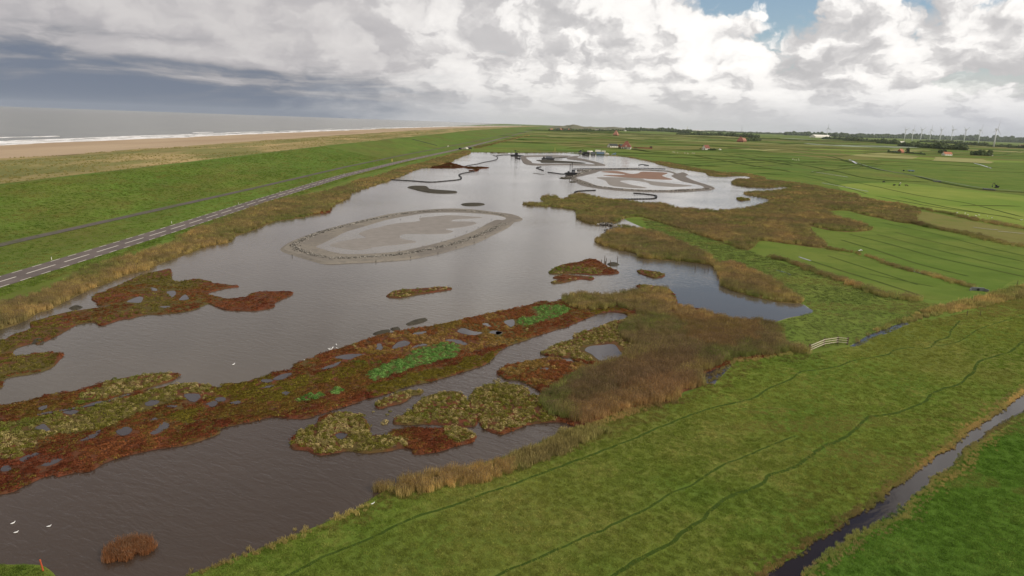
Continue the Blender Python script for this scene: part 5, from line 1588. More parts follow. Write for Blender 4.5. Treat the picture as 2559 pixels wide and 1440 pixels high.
Zt = 6.547
row = [((2239 + 133 / Zt, 280 + 487 / Zt), 280 + 340 / Zt, -0.9), ((2239 + 258 / Zt, 280 + 490 / Zt), 280 + 342 / Zt, 0.05), ((2239 + 395 / Zt, 280 + 502 / Zt), 280 + 348 / Zt, 1.1),
       ((2239 + 546 / Zt, 280 + 503 / Zt), 280 + 350 / Zt, -0.1), ((2239 + 712 / Zt, 280 + 508 / Zt), 280 + 353 / Zt, 1.05), ((2239 + 895 / Zt, 280 + 528 / Zt), 280 + 360 / Zt, 1.4),
       ((2239 + 1107 / Zt, 280 + 533 / Zt), 280 + 365 / Zt, 1.0), ((2239 + 1345 / Zt, 280 + 543 / Zt), 280 + 370 / Zt, 0.25), ((2239 + 1597 / Zt, 280 + 605 / Zt), 280 + 376 / Zt, 0.15)]
names = ['leftmost', 'second from the left', 'third from the left', 'fourth from the left', 'fifth and middle', 'fourth from the right', 'third from the right', 'second from the right', 'rightmost and tallest']
for (px, hy, ro), nm in zip(row, names):
    turbine('white wind turbine, %s of the row of nine on the right' % nm, px, hy, ro)
turbine('lone white wind turbine above the long white shed', (2066.5, 343.5), 280 + 350 / 8, -0.08, None, 0.2)
t = thing('mast', 'slender pale mast above the far tree belt', 'mast', P(1853, 329))
d = P(1853, 329).length
Hm = 15.5 * d / FPX
MB().tube([(0, 0, 0), (0, 0, Hm)], [2.2, 1.2], 6).build('pole', C_grey, t)
for i in range(3):
    MB().beam((0, 0, Hm), (math.cos(i * 2.09 + 0.5) * Hm * 0.28, 0, Hm + math.sin(i * 2.09 + 0.5) * Hm * 0.28), 1.4, 0.8, 0.5).build('blade', C_grey, t)
t = thing('chimney', 'thin pale chimney on the horizon left of the mast', 'chimney', P(1717, 321))
d = P(1717, 321).length
Hm = 9.5 * d / FPX
MB().tube([(0, 0, 0), (0, 0, Hm * 0.6), (0, 0, Hm)], [6, 4.5, 3.5], 8).build('shaft', C_white, t)
MB().tube([(0, 0, Hm), (0, 0, Hm * 1.05)], [4.5, 4.5], 8).build('rim', C_grey, t)

# ---- trees: woods far off read as one mass; single trees are things
M_wood = mat_noise('far_foliage', [S(58, 70, 46), S(76, 86, 56), S(92, 98, 64)], 0.05, 0.95, 0.6, 0.15, bdist=2.0)


def wood(name, label, segs, seed, mat=M_wood):
    r = random.Random(seed)
    b = MB()
    for (x0, y0, x1, y1, th) in segs:
        n = max(4, int(abs(x1 - x0) / (0.28 * th + 0.5)))
        for i in range(n):
            for row in range(2):
                s = (i + r.random()) / n
                p = P(x0 + (x1 - x0) * s, y0 + (y1 - y0) * s + r.uniform(-0.15, 0.1) - row * 0.5)
                h = th * p.length / FPX * r.uniform(0.55, 1.08) * (0.75 + 0.5 * vnoise(np.array([s * 9.0]), np.array([seed * 1.0]), 5)[0])
                w = h * r.uniform(0.45, 0.8)
                for q in range(3):
                    b.ball((p.x + r.uniform(-.5, .5) * w, p.y + r.uniform(-.5, .5) * w, h * (0.35 + 0.25 * q * r.random())), (w * r.uniform(.6, .9), w * r.uniform(.6, .9), h * r.uniform(0.35, 0.5)), 7, 5, 0.22, r)
    return tag(b.build(name, mat), label, 'trees', kind='stuff')


wood('woodland', 'dark wood on the low dunes near the horizon', [(1566, 318, 1690, 322, 7.5), (1650, 320, 1725, 327, 7), (1540, 319, 1600, 321, 4)], 1)
wood('tree_belt', 'dark tree belt along the far polder road', [(1730, 331, 1820, 335.5, 7), (1810, 336, 1898, 342, 8), (1690, 329.5, 1740, 331, 4)], 2)
wood('copse', 'dark copse beside the brown pyramid farmhouse', [(1866, 349, 1900, 349.5, 7)], 3)
wood('tree_belt', 'long dim tree line under the horizon right of the mast', [(1890, 331, 1990, 336, 3.2), (1960, 335.5, 2120, 343, 7), (2100, 343, 2290, 350, 8), (2280, 350, 2420, 355, 8), (2400, 355, 2559, 363, 9), (2559, 363, 2760, 374, 9), (1690, 321, 1780, 324, 2.6), (1780, 324, 1900, 331, 2.6)], 4)
wood('tree_belt', 'dark tree belt right of the lone wind turbine', [(2054, 347, 2110, 350, 5), (2108, 351, 2160, 354.5, 7), (2158, 355, 2195, 357, 5), (2192, 359.5, 2245, 363, 8)], 5)
wood('tree_belt', 'broad dark tree belt below the turbine row', [(2247, 368, 2300, 371, 9), (2290, 371, 2360, 376, 10), (2350, 375, 2412, 379, 10)], 6)
wood('tree_belt', 'thin tree line at the feet of the right turbines', [(2300, 358, 2340, 360, 4), (2340, 360, 2400, 364, 5), (2395, 364.5, 2470, 370, 5), (2465, 370.5, 2530, 374, 4), (2520, 374.5, 2640, 380, 6)], 7)
wood('farm_bushes', 'bushes round the farm with the tall dark tree', [(2218, 383, 2250, 385.5, 4), (2262, 385, 2312, 390, 3.5)], 8)
wood('farm_bushes', 'round bushes of the farm right of the orange roofed house', [(2428, 391.5, 2475, 393.5, 8)], 9)
wood('farm_bushes', 'dark trees beside the orange roofed white house', [(2348, 385.5, 2366, 387.5, 7)], 10)
wood('village_trees', 'trees among the far village houses', [(1372, 320.5, 1432, 321, 4), (1430, 320, 1545, 321.5, 4.5), (1396, 316.5, 1430, 317, 3)], 11)
wood('farm_bushes', 'dark hedge round the red pyramid farmhouse', [(1546, 367.5, 1556, 368, 3.5), (1584, 366, 1592, 366.5, 3)], 12)
wood('farm_bushes', 'dark bushes beside the small red roofed house', [(1771, 371, 1788, 372.5, 3.5), (1748, 369, 1758, 369.5, 2)], 13)


def tree(label, px, th, seed, grp=None):
    r = random.Random(seed)
    p = P(*px)
    h = th * p.length / FPX
    t = thing('tree', label, 'tree', p, 0, grp)
    MB().tube([(0, 0, 0), (0.1, 0, h * 0.25), (0.2, 0.1, h * 0.6)], [h * 0.05, h * 0.035, h * 0.015], 7).build('trunk', C_wood, t)
    b = MB()
    for i in range(300):
        a, q = r.uniform(0, 6.28), r.random() ** 0.45
        z = r.uniform(-1, 1)
        rr = math.sqrt(max(0, 1 - z * z)) * q
        c = Vector((rr * math.cos(a) * h * 0.36, rr * math.sin(a) * h * 0.36, h * (0.58 + 0.42 * z * q)))
        s = h * r.uniform(0.03, 0.065)
        m = Matrix.Rotation(r.uniform(0, 6.28), 3, 'Z') @ Matrix.Rotation(r.uniform(0, 1.5), 3, 'X')
        b.add([c + m @ Vector(e) * s for e in ((-1, -.7, 0), (1, -.7, .2), (.8, .7, 0), (-.9, .7, .3))], [(0, 1, 2, 3)])
    b.build('crown', M_wood, t)
    return t


tree('tall dark round tree at the farm in the right fields', (2267, 386), 13, 21)
tree('bushy tree rising above the farm bushes at right', (2457, 392), 11, 22)

# ---- dunes on the horizon
M_hill = mat_noise('far_dunes', [S(92, 96, 74), S(118, 114, 92), S(82, 90, 66)], 0.012, 0.95)


def hill(cx, cy, wpx, hpx, seed):
    p = P(cx, cy)
    k = p.length / FPX
    n = 20
    v, f = [], []
    for i in range(n + 1):
        for j in range(n + 1):
            a, b = i / n * 2 - 1, j / n * 2 - 1
            e = max(0, 1 - (a * a + b * b))
            z = hpx * k * e ** 1.9 * (0.1 + 1.8 * float(fbm(np.array([a * 2.5 + seed]), np.array([b * 2.5]), seed)[0]))
            v.append((p.x + a * wpx * k, p.y + b * wpx * k * 1.5, z - 0.5))
    for i in range(n):
        for j in range(n):
            q = i * (n + 1) + j
            f.append((q, q + n + 1, q + n + 2, q + 1))
    return mesh_obj('dune_hill', v, f, M_hill, smooth=True)


for i, (cx, cy, w, h, lab) in enumerate([(1431, 314, 40, 9, 'highest pointed dune on the horizon'), (1462, 315, 44, 6, 'second dune on the horizon right of the highest'), (1398, 313, 40, 5, 'low dune ridge left of the highest dune'),
                                         (1530, 316, 70, 5, 'broad pale dune above the far village'), (1600, 318, 90, 6, 'long wooded dune ridge on the horizon')]):
    tag(hill(cx, cy, w, h, i + 3), lab, 'dune', kind='structure')

# ---- work boat with spud poles, dredging gear
def hull(t, L, W, H, mat):
    v = [(-L / 2, -W / 2 * .9, 0), (L / 2 * .86, -W / 2 * .9, 0), (L / 2 * .86, W / 2 * .9, 0), (-L / 2, W / 2 * .9, 0), (-L / 2 - .2, -W / 2, H), (L / 2, -W / 2, H * 1.15), (L / 2, W / 2, H * 1.15), (-L / 2 - .2, W / 2, H)]
    return mesh_obj('hull', v, [(0, 3, 2, 1), (4, 5, 6, 7), (0, 1, 5, 4), (1, 2, 6, 5), (2, 3, 7, 6), (3, 0, 4, 7)], mat, t)


t = thing('work_boat', 'dark work boat with two tall spud poles beside the far island', 'boat', P(1428, 434.5), 0.12)
hull(t, 7.6, 3.4, 1.5, C_black)
wh = MB().box((1.2, 0, 2.5), (2.2, 2.0, 2.0), taper=0.9).build('wheelhouse', C_grey, t)
MB().box((1.2, 0, 2.9), (2.16, 2.06, 0.6)).build('window', C_glass, wh)
for x in (-0.9, 0.1):
    MB().tube([(x, 0.9 if x < 0 else -0.9, 0), (x - 0.1, 0.9 if x < 0 else -0.9, 8.6 if x > 0 else 7.4)], 0.22, 7).build('spud_pole', C_black, t)
MB().beam((-1.2, 0, 1.6), (-4.8, 0, 1.0), 0.35, 0.3).build('suction_arm', C_black, t)
MB().tube([(-2.2, -0.8, 2.0), (-2.2, 0.8, 2.0)], 0.55, 10).build('winch', C_black, t)
MB().box((2.9, 0, 2.0), (0.9, 1.4, 0.8)).build('engine_box', C_white, t)


def excavator(label, loc, rz, k=1.0, mat=C_black, group=None, boom=(1.0, 0.9)):
    t = thing('excavator', label, 'excavator', loc, rz, group)
    for s in (-1, 1):
        tr = MB().prism([(-1.9, 0.15), (-1.6, 0), (1.6, 0), (1.9, 0.15), (1.9, 0.75), (1.6, 0.9), (-1.6, 0.9), (-1.9, 0.75)], s * 1.15 - 0.3, s * 1.15 + 0.3)
        tr.build('track', C_black, t)
    MB().box((0, 0, 0.95), (1.4, 1.6, 0.35)).build('turntable', C_black, t)
    MB().box((-0.5, 0, 1.65), (3.2, 2.5, 1.1)).build('body', mat, t)
    MB().box((-2.0, 0, 1.6), (0.6, 2.4, 1.2)).build('counterweight', C_black, t)
    cb = MB().box((0.55, 0.75, 2.7), (1.5, 0.95, 1.5), taper=0.9).build('cab', mat, t)
    MB().box((0.62, 0.75, 2.8), (1.52, 0.98, 0.9)).build('window', C_glass, cb)
    A, B = Vector((0.9, -0.2, 1.8)), Vector((3.3 * boom[0], -0.2, 4.9 * boom[1]))
    Cc = Vector((4.9 * boom[0], -0.2, 4.4 * boom[1]))
    D = Vector((5.3 * boom[0], -0.2, 1.7))
    MB().beam(A, B, 0.5, 0.45).beam(B, Cc, 0.42, 0.4).build('boom', mat, t)
    MB().beam(Cc, D, 0.34, 0.34).build('stick', mat, t)
    MB().prism([(D.x - .5, D.z - 1.0), (D.x + .3, D.z - 1.1), (D.x + .45, D.z), (D.x - .2, D.z + .15)], -0.9, 0.5).build('bucket', C_black, t)
    MB().beam((1.2, -0.2, 1.4), (2.5 * boom[0], -0.2, 3.5 * boom[1]), 0.16, 0.16).build('ram', C_grey, t)
    for o in t.children:
        pass
    t.scale = (k, k, k)
    return t


excavator('black excavator working in the right field by the long ditch', P(2490, 471.5), math.pi - 0.3, 0.62, boom=(0.8, 1.1))
excavator('dark excavator on the left end of the work yard', P(1450, 377), 0.3, 0.9)
excavator('dark excavator reaching over the water at the work yard', P(1458, 382), math.pi + 0.2, 0.8, mat=C_grey)
t = thing('crane_pontoon', 'dark crane pontoon at the far left of the lake', 'pontoon', P(1289, 386), 0.0)
MB().box((0, 0, 0.5), (11, 4, 1.0)).build('deck', C_black, t)
MB().box((0.5, 0, 2.2), (3.4, 2.6, 2.4), taper=0.85).build('cabin', C_black, t)
MB().beam((1.0, 0, 2.5), (-1.5, 0, 6.0), 0.6, 0.5).build('boom', C_black, t)
MB().beam((-1.5, 0, 6.0), (3.5, 0, 4.0), 0.45, 0.4).build('stick', C_black, t)
MB().tube([(-4.4, 0.8, 0), (-4.0, 0.8, 5.6)], 0.2, 6).build('spud_pole', C_grey, t)
t = thing('pontoon', 'small flat pontoon at the tip of the silt dam', 'pontoon', P(1294, 393), 0.02)
MB().box((0, 0, 0.4), (5, 2, 0.7)).build('deck', C_black, t)
MB().box((1.8, 0, 1.1), (1.0, 1.2, 0.8)).build('winch', C_grey, t)
t = thing('pontoon', 'grey work pontoon with cabin inside the unfinished island', 'pontoon', P(1369, 394.5), 0.0)
MB().box((0, 0, 0.6), (12, 4, 1.0)).build('deck', C_black, t)
MB().box((1.0, 0, 2.0), (6.5, 2.6, 2.0)).build('cabin', C_grey, t)
MB().box((-3.8, 0, 1.7), (1.6, 1.8, 1.4)).build('engine_box', C_black, t)
MB().tube([(-1.6, 0, 1.0), (-1.6, 0, 5.0)], 0.15, 6).build('mast', C_grey, t)
MB().beam((4.6, -1, 0.4), (6.4, -1, 0.4), 0.2).beam((6.4, -1, 0.4), (6.4, -1, 2.2), 0.2).build('railing', C_black, t)


def container(label, px, L, mat, rz, lift=1.0, truck=True, group=None):
    t = thing('container_trailer', label, 'trailer', P(*px), rz, group)
    MB().box((0, 0, lift + 1.3), (L, 2.5, 2.6)).build('container', mat, t)
    MB().box((0, 0, lift - 0.15), (L, 2.3, 0.3)).build('chassis', C_black, t)
    for x in (-L * 0.35, L * 0.35):
        for s in (-1, 1):
            MB().tube([(x, s * 0.85, 0.5), (x, s * 1.2, 0.5)], 0.5, 10).build('wheel', C_black, t)
    for i in range(int(L)):
        MB().box((-L / 2 + 0.5 + i, -1.27, lift + 1.3), (0.12, 0.06, 2.4)).build('rib', mat, t)
    return t


container('tall white container on a trailer in the middle of the yard', (1494, 378.5), 6.5, C_white, 0.05, 1.5)
container('lower white container on a trailer right in the yard', (1508, 379.5), 5.0, C_white, -0.1, 1.0)
container('blue grey container in front of the white ones', (1500, 382), 9.0, C_blue, 0.0, 0.6)
container('dark container at the left of the yard', (1466, 382.5), 6.0, C_black, 0.1, 0.5)
container('grey container between dark and blue ones', (1482, 382), 5.0, C_grey, -0.05, 0.5)
t = thing('tank_trailer', 'white rounded tank trailer left of the tall container', 'trailer', P(1474, 379), 0.1)
MB().tube([(-3.5, 0, 2.0), (-3.2, 0, 2.0), (3.2, 0, 2.0), (3.5, 0, 2.0)], [0.5, 1.2, 1.2, 0.5], 12).build('tank', C_white, t, True)
MB().box((0, 0, 0.75), (6.4, 2.0, 0.25)).build('chassis', C_black, t)
for x in (-2.4, 2.0):
    for s in (-1, 1):
        MB().tube([(x, s * 0.8, 0.5), (x, s * 1.1, 0.5)], 0.5, 10).build('wheel', C_black, t)
t = thing('boat', 'white boat on the bank at the right end of the yard', 'boat', P(1516, 382.5), 0.2)
hull(t, 5.5, 2.2, 1.4, C_white)
MB().box((0.2, 0, 1.9), (2.2, 1.6, 1.1), taper=0.85).build('wheelhouse', C_rail, t)
MB().box((-1.9, 0, 1.9), (0.5, 0.6, 0.9)).build('outboard', C_black, t)
t = thing('ramp', 'blue grey loading ramp at the right end of the yard', 'ramp', P(1534, 381.5), 0.05)
MB().prism([(-3.2, 0), (2.6, 0), (2.6, 2.2)], -1.1, 1.1).build('deck', C_blue, t)
MB().beam((2.6, -1, 0), (2.6, -1, 2.8), 0.2).build('post', C_black, t)
t = thing('rubble_heap', 'grey rubble heap at the left end of the yard', 'heap', P(1454, 380))
r = random.Random(5)
b = MB()
for i in range(26):
    b.ball((r.uniform(-3.5, 3.5), r.uniform(-1.5, 1.5), r.uniform(0, 1.2)), r.uniform(0.3, 0.9), 6, 4, 0.3, r)
b.build('rubble', C_stone, t)['kind'] = 'stuff'
t = thing('trestle', 'thin pale yellow trestle mast on the far lake shore', 'mast', P(1386.5, 376))
MB().beam((-1.3, 0, 0), (0, 0, 5.4), 0.22, 0.22, 0.14).build('leg', C_yel, t)
MB().beam((1.6, 0, 0), (0, 0, 5.4), 0.22, 0.22, 0.14).build('leg', C_yel, t)
MB().beam((0.2, 1.2, 0), (0, 0, 5.4), 0.22, 0.22, 0.14).build('leg', C_yel, t)
MB().beam((0, 0, 5.0), (0, 0, 6.2), 0.18).build('top', C_yel, t)
# vehicles by the road
def van(label, px, rz, mat, k=1.0):
    t = thing('van', label, 'van', P(*px, 0.3), rz)
    MB().prism([(-2.6, 0.5), (2.4, 0.5), (2.5, 1.2), (1.5, 1.6), (0.9, 2.4), (-2.6, 2.4)], -1.0, 1.0).build('body', mat, t)
    MB().prism([(1.0, 1.65), (1.45, 1.62), (0.95, 2.25), (0.2, 2.25), (0.2, 1.65)], -1.02, 1.02).build('window', C_glass, t)
    for x in (-1.7, 1.6):
        for s in (-1, 1):
            MB().tube([(x, s * 0.75, 0.4), (x, s * 1.03, 0.4)], 0.4, 10).build('wheel', C_black, t)
    t.scale = (k, k, k)
    return t


van('white van parked where the reeds meet the far shore', (1166, 370), 1.2, C_white, 1.1)
van('dark van parked left of the white van', (1150, 371), 1.35, C_black, 1.0)
van('black car behind the white van at the lake corner', (1175, 369.5), 0.4, C_black, 0.9)

# floating pipelines: strings of pipe on floats
C_pipe = mat_plain('black_pipe', S(56, 52, 50), 0.6, 0.15, 1.0)


def pipeline(label, px, rad=0.28):
    l = np.asarray(line(px, seed=7, amp=0.15))
    t = thing('floating_pipeline', label, 'pipeline', (l[0][0], l[0][1], 0))
    MB().tube([(a - l[0][0], b - l[0][1], 0.16) for a, b in l], rad, 6).build('pipe', C_pipe, t)
    st = max(1, len(l) // 24)
    for a, b in l[::st]:
        MB().box((a - l[0][0], b - l[0][1], 0.2), (rad * 3.4, rad * 3.0, 0.45)).build('float', C_black, t)


Zp = (1080, 280, 8)
pipeline('curving dark pipeline closing off the left bay', zp(640, 240, 4, [(1350, 835), (1550, 845), (1740, 857), (1900, 845), (2030, 830), (2050, 810), (2030, 785), (2060, 768), (2180, 745)]))
pipeline('thin dark pipeline from the red spit to the crane pontoon', zp(*Zp, [(640, 1080), (720, 1050), (900, 1020), (1030, 985), (1200, 950), (1280, 925), (1310, 890), (1290, 860), (1220, 838)]), 0.22)
pipeline('faint pipeline leading to the crane pontoon', zp(*Zp, [(1280, 850), (1400, 832), (1550, 825), (1640, 822), (1830, 845)]), 0.25)
pipeline('hooked pipeline stub left of the work boat', zp(*Z7, [(620, 508), (560, 485), (488, 457), (520, 442), (575, 432)]), 0.25)
pipeline('straight pipeline ending at the work boat', zp(*Z7, [(720, 545), (850, 560), (970, 578), (1050, 580)]), 0.3)
pipeline('long pipeline behind the far right shell island', zp(*Z7, [(1230, 475), (1500, 470), (1900, 468), (2300, 462), (2559, 458), (3050, 472)]), 0.22)
pipeline('hairpin pipeline in front of the far right island', zp(*Z6, [(1220, 966), (1330, 975), (1430, 990), (1435, 1012), (1400, 1022), (1250, 1025), (1030, 1028)]), 0.25)
pipeline('short thin pipeline off the reed point', zp(*Z7, [(1240, 990), (1245, 960), (1300, 935), (1450, 922), (1660, 914)]), 0.18)
pipeline('faint pipeline frame on the open far water', zp(1360, 280, 8, [(1890, 1035), (1960, 1020), (2085, 1040), (2000, 1042)]), 0.16)

# ---- old posts, marker posts, signs
def post(name, label, px, h, w, mat, z=0.0, group=None, lean=0.0, cap=None):
    t = thing(name, label, 'post', P(*px, z), 0.0, group)
    MB().tube([(0, 0, -0.3), (lean * h * 0.5, 0, h * 0.5), (lean * h, 0, h)], [w, w * 0.95, w * 0.8], 8).build('shaft', mat, t)
    if cap:
        MB().tube([(lean * h, 0, h), (lean * h, 0, h + w * 1.5)], [w * 1.2, w * 0.8], 8).build('cap', cap, t)
    return t


post('marker_post', 'leaning orange post at the lower left shore', (110, 1432), 1.0, 0.06, C_orange, 0.0, None, -0.16, C_orange)
for i, (a, b, h) in enumerate([(893, 705, 0.8), (922, 712, 1.9), (938, 716, 1.4), (980, 740, 1.5), (1052, 705, 1.6), (930, 722, 0.8)]):
    post('old_post', 'dark old wooden post standing by the red topped islet', zp(*Z3, [(a, b)])[0], h, 0.09, C_wood, 0.0, 'old posts by the islet')
for i, (a, b) in enumerate([(1830, 768), (1927, 770), (1962, 772), (1905, 690), (1945, 560)]):
    post('old_post', 'thin dark post at the edge of the pale reeds', zp(*Z3, [(a, b)])[0], 1.0, 0.07, C_wood, 0.0, 'posts along the reed edge')
for i, (a, b) in enumerate([(360, 725), (375, 597), (502, 535), (662, 482), (1443, 362), (1642, 328), (1665, 632), (1432, 680), (1991, 530), (2104, 484), (2220, 440), (2315, 400), (1190, 705), (1855, 582), (1818, 696), (2180, 590), (2290, 540), (1545, 745), (2000, 642), (2350, 360), (1198, 778)]):
    post('stake', 'short dark stake around the large oval shell island', zp(*Z2, [(a, b)])[0], 0.5, 0.07, C_black, 0.1, 'stakes of the oval island')
for i, px in enumerate([(129, 650), (429, 559), (596, 511), (700, 481), (780, 456), (860, 436)]):
    post('reflector_post', 'small white reflector post on the road verge, %s from the left' % ['first', 'second', 'third', 'fourth', 'fifth', 'sixth'][i], px, 0.7, 0.07, C_white, 0.45, 'reflector posts along the road', 0.0, C_black)
t = thing('road_sign', 'pale yellow sign board on a post beside the road', 'sign', P(980, 406, 0.45), 0.1)
MB().tube([(0, 0, 0), (0, 0, 2.6)], 0.09, 8).build('pole', C_grey, t)
MB().box((0, -0.12, 2.0), (0.7, 0.08, 1.9)).build('panel', C_yel, t)
t = thing('road_sign', 'small pale sign at the foot of the dike further on', 'sign', P(1120, 366, 0.6), 0.1)
MB().tube([(0, 0, 0), (0, 0, 2.4)], 0.09, 8).build('pole', C_grey, t)
MB().box((0, -0.12, 1.9), (1.4, 0.08, 1.1)).build('panel', C_white, t)
for i, px in enumerate([(2416, 790), (2542, 712), (2449, 790)]):
    post('fence_post', 'single weathered fence post on the far side of the middle ditch', px, 1.1, 0.06, C_wood, 0.0, 'posts near the middle ditch')

# ---- rail fence at the ditch crossing
fpx = [(2022, 880), (2058, 864.5), (2092, 859.5), (2117, 862)]
fp = [P(*q) for q in fpx]
t = thing('rail_fence', 'pale three-rail wooden fence at the ditch crossing', 'fence', fp[0])
o0 = fp[0]
for p in fp:
    q = p - o0
    MB().box((q.x, q.y, 0.62), (0.2, 0.2, 1.3)).build('post', C_wood, t)
for a, b in zip(fp, fp[1:]):
    a, b = a - o0, b - o0
    n = Vector((b.y - a.y, a.x - b.x, 0)).normalized() * 0.13
    for z in (0.38, 0.74, 1.10):
        MB().beam(a + n + Vector((0, 0, z)), b + n + Vector((0, 0, z)), 0.16, 0.05).build('rail', C_rail, t)
t = thing('culvert', 'pale concrete culvert head at the end of the reedy drain', 'culvert', P(2443, 727), -0.2)
MB().prism([(-1.3, 0), (1.3, 0), (1.3, 0.75), (-1.3, 0.75)], -0.15, 0.15).build('head_wall', C_grey, t)
MB().tube([(0, -0.25, 0.3), (0, 0.3, 0.3)], 0.28, 12).build('pipe', C_black, t)
for s in (-1, 1):
    MB().beam((s * 1.3, 0, 0.3), (s * 1.9, -0.8, 0.25), 0.14, 0.6).build('wing_wall', C_grey, t)
# stair up the dike
y0 = 700.0
t = thing('dike_stair', 'dark stepped line of stairs climbing the dike slope', 'stairs', P(1091, 362, 1.5))
a, b = P(1091, 362, 1.5), P(1030, 343, 8.6)
n = 40
for i in range(n):
    s = i / (n - 1)
    p = a.lerp(b, s)
    tt = (pathX(p.y) - 2.5 - p.x) / (pathX(p.y) - 2.5 - crestX(p.y) - 1.0)
    tt = min(max(tt, 0.0), 1.0)
    z = 0.95 + tt ** 1.05 * 8.0
    MB().box((p.x - a.x, p.y - a.y, z + 0.12 - a.z), (1.6, 3.4, 0.3), rz=0.15).build('step', C_black, t)

# ---- stones of the shell island ring
def stones(label, loop, n, lo, hi, seed, spread):
    l = np.asarray(resample([P(*q)[:2] for q in loop], closed=False, amp=0.2))
    tl = np.r_[0, np.cumsum(np.hypot(*np.diff(l, axis=0).T))]
    r2 = np.random.RandomState(seed)
    u = r2.uniform(0, tl[-1], n)
    x = np.interp(u, tl, l[:, 0]) + r2.normal(0, spread, n)
    y = np.interp(u, tl, l[:, 1]) + r2.normal(0, spread, n)
    sc = r2.uniform(lo, hi, n)
    w = lerp3(S(92, 88, 82), S(206, 199, 186), r2.rand(n) ** 1.6)
    return scatter('ring_stones', rocks, pts3(x, y, 0.38), sc, w, seed, label, 'stones', tilt=0.6)


def rock(nm, seed):
    r = random.Random(seed)
    b = MB().ball((0, 0, 0), (0.5, 0.42, 0.34), 7, 4, 0.2, r)
    return proto(nm, b.v, b.f, L_marsh, [r.random() for _ in b.f])


rocks = [rock('rock_%s' % c, i) for i, c in enumerate('abc')]
inner_ring = zp(*Z2, [(2480, 400), (2360, 460), (2200, 530), (2000, 605), (1750, 660), (1450, 715), (1100, 745), (780, 755), (650, 740), (480, 690), (390, 650), (395, 615), (470, 570), (600, 510), (780, 455), (1000, 400), (1250, 345), (1500, 300), (1750, 278), (2000, 270), (2300, 290), (2500, 325)])
stones('pale stones ringing the large oval island', inner_ring, 3000, 0.10, 0.6, 901, 0.5)
stones('dark stones along the front of the far right island', zp(*Z6, [(600, 810), (720, 870), (850, 900), (1100, 930), (1400, 945), (1700, 945), (1980, 925)]), 900, 0.4, 1.0, 902, 0.5)
stones('dark rubble along the back of the far right island', zp(*Z6, [(660, 735), (900, 726), (1200, 724), (1560, 742)]), 500, 0.4, 1.0, 903, 0.5)
stones('dark rubble where the work boat lies', zp(*Z7, [(1310, 512), (1400, 505), (1500, 520), (1400, 560), (1280, 610), (1200, 650), (1000, 660)]), 260, 0.5, 1.3, 904, 1.0)
stones('dark debris at the mouth of the reed channel', zp(*Z3, [(890, 330), (950, 320), (1010, 340), (1050, 350), (980, 390), (965, 400)]), 160, 0.4, 1.0, 905, 0.8)
stones('thin trail of stones off the oval island tip', zp(*Z3, [(0, 235), (60, 265), (130, 280), (230, 292)]) + zp(*Z3, [(400, 305), (700, 330), (870, 345)]), 70, 0.08, 0.22, 906, 1.6)
stones('little stones trailing from the elongated islet', zp(*Z2, [(1800, 1060), (1950, 1040), (2080, 1025), (2170, 1018)]), 24, 0.06, 0.14, 907, 0.4)


# ---- animals
def skin_body(name, joints, edges, mat, label, cat, loc, rz, k=1.0, group=None):
    import bmesh
    me = bpy.data.meshes.new(name)
    bm = bmesh.new()
    sk = bm.verts.layers.skin.verify()
    vs_ = []
    for i, (x, y, z, r1) in enumerate(joints):
        v = bm.verts.new((x * k, y * k, z * k))
        v[sk].radius = (r1 * k, r1 * k)
        v[sk].use_root = (i == 0)
        vs_.append(v)
    for a, b in edges:
        bm.edges.new((vs_[a], vs_[b]))
    bm.to_mesh(me)
    bm.free()
    me.materials.append(mat)
    o = bpy.data.objects.new(name, me)
    COL.objects.link(o)
    o.modifiers.new('skin', 'SKIN').use_smooth_shade = True
    o.modifiers.new('round', 'SUBSURF').levels = 1
    o.modifiers['round'].render_levels = 1
    o.location = loc
    o.rotation_euler = (0, 0, rz)
    return tag(o, label, cat, group)


C_feather = mat_plain('white_feathers', S(238, 236, 230), 0.8, 0.04, 5)
C_fleece = mat_plain('cream_fleece', S(214, 206, 186), 0.9, 0.06, 3)
C_hide = mat_plain('black_hide', S(38, 34, 32), 0.8, 0.2, 2)
gull_j = [(0, 0, .08, .09), (-.14, 0, .09, .07), (-.30, 0, .11, .03), (.12, 0, .12, .07), (.17, 0, .20, .045), (.21, 0, .25, .045), (.29, 0, .245, .012)]
gull_e = [(0, 1), (1, 2), (0, 3), (3, 4), (4, 5), (5, 6)]


def gull(px, label, rz, k=1.0, z=0.03, group=None):
    return skin_body('gull', gull_j, gull_e, C_feather, label, 'bird', P(*px, z), rz, k, group)


gull((33, 1309), 'upper left white gull on the dark near water', 0.9, 0.65)
gull((41, 1332), 'lowest white gull on the dark near water', 0.5, 0.65)
gull((123, 1317), 'right white gull of the three on the dark near water', 0.4, 0.65)
gull((932, 1260), 'white gull in the shallows by the straw reeds', 0.6, 0.65)
gull((584, 912), 'single white gull on the open lake', 1.0, 0.8)
for i, (a, b) in enumerate([(730, 372), (750, 378), (765, 362), (803, 333), (812, 368), (740, 385), (490, 487), (535, 478), (548, 470)]):
    gull(zp(*Z5, [(a, b)])[0], 'tiny white gull resting off the red marsh edge', i * 0.7, 0.8, 0.03, 'gulls off the marsh edge')
for i, (a, b) in enumerate([(915, 590), (935, 588)]):
    gull(zp(*Zr, [(a, b)])[0], 'white gull in the meadow by the dark tipped drain', i * 1.5 + 0.3, 1.6, 0.06, 'gulls in the meadow')
for i, (a, b) in enumerate([(1890, 215), (1970, 220), (2000, 235), (2080, 245), (2110, 238), (2195, 250), (2240, 265), (2535, 287)]):
    gull(zp(*Zr, [(a, b)])[0], 'white gull at the edge of the sunlit meadow', i * 0.8, 1.6, 0.06, 'gulls in the sunlit meadow')
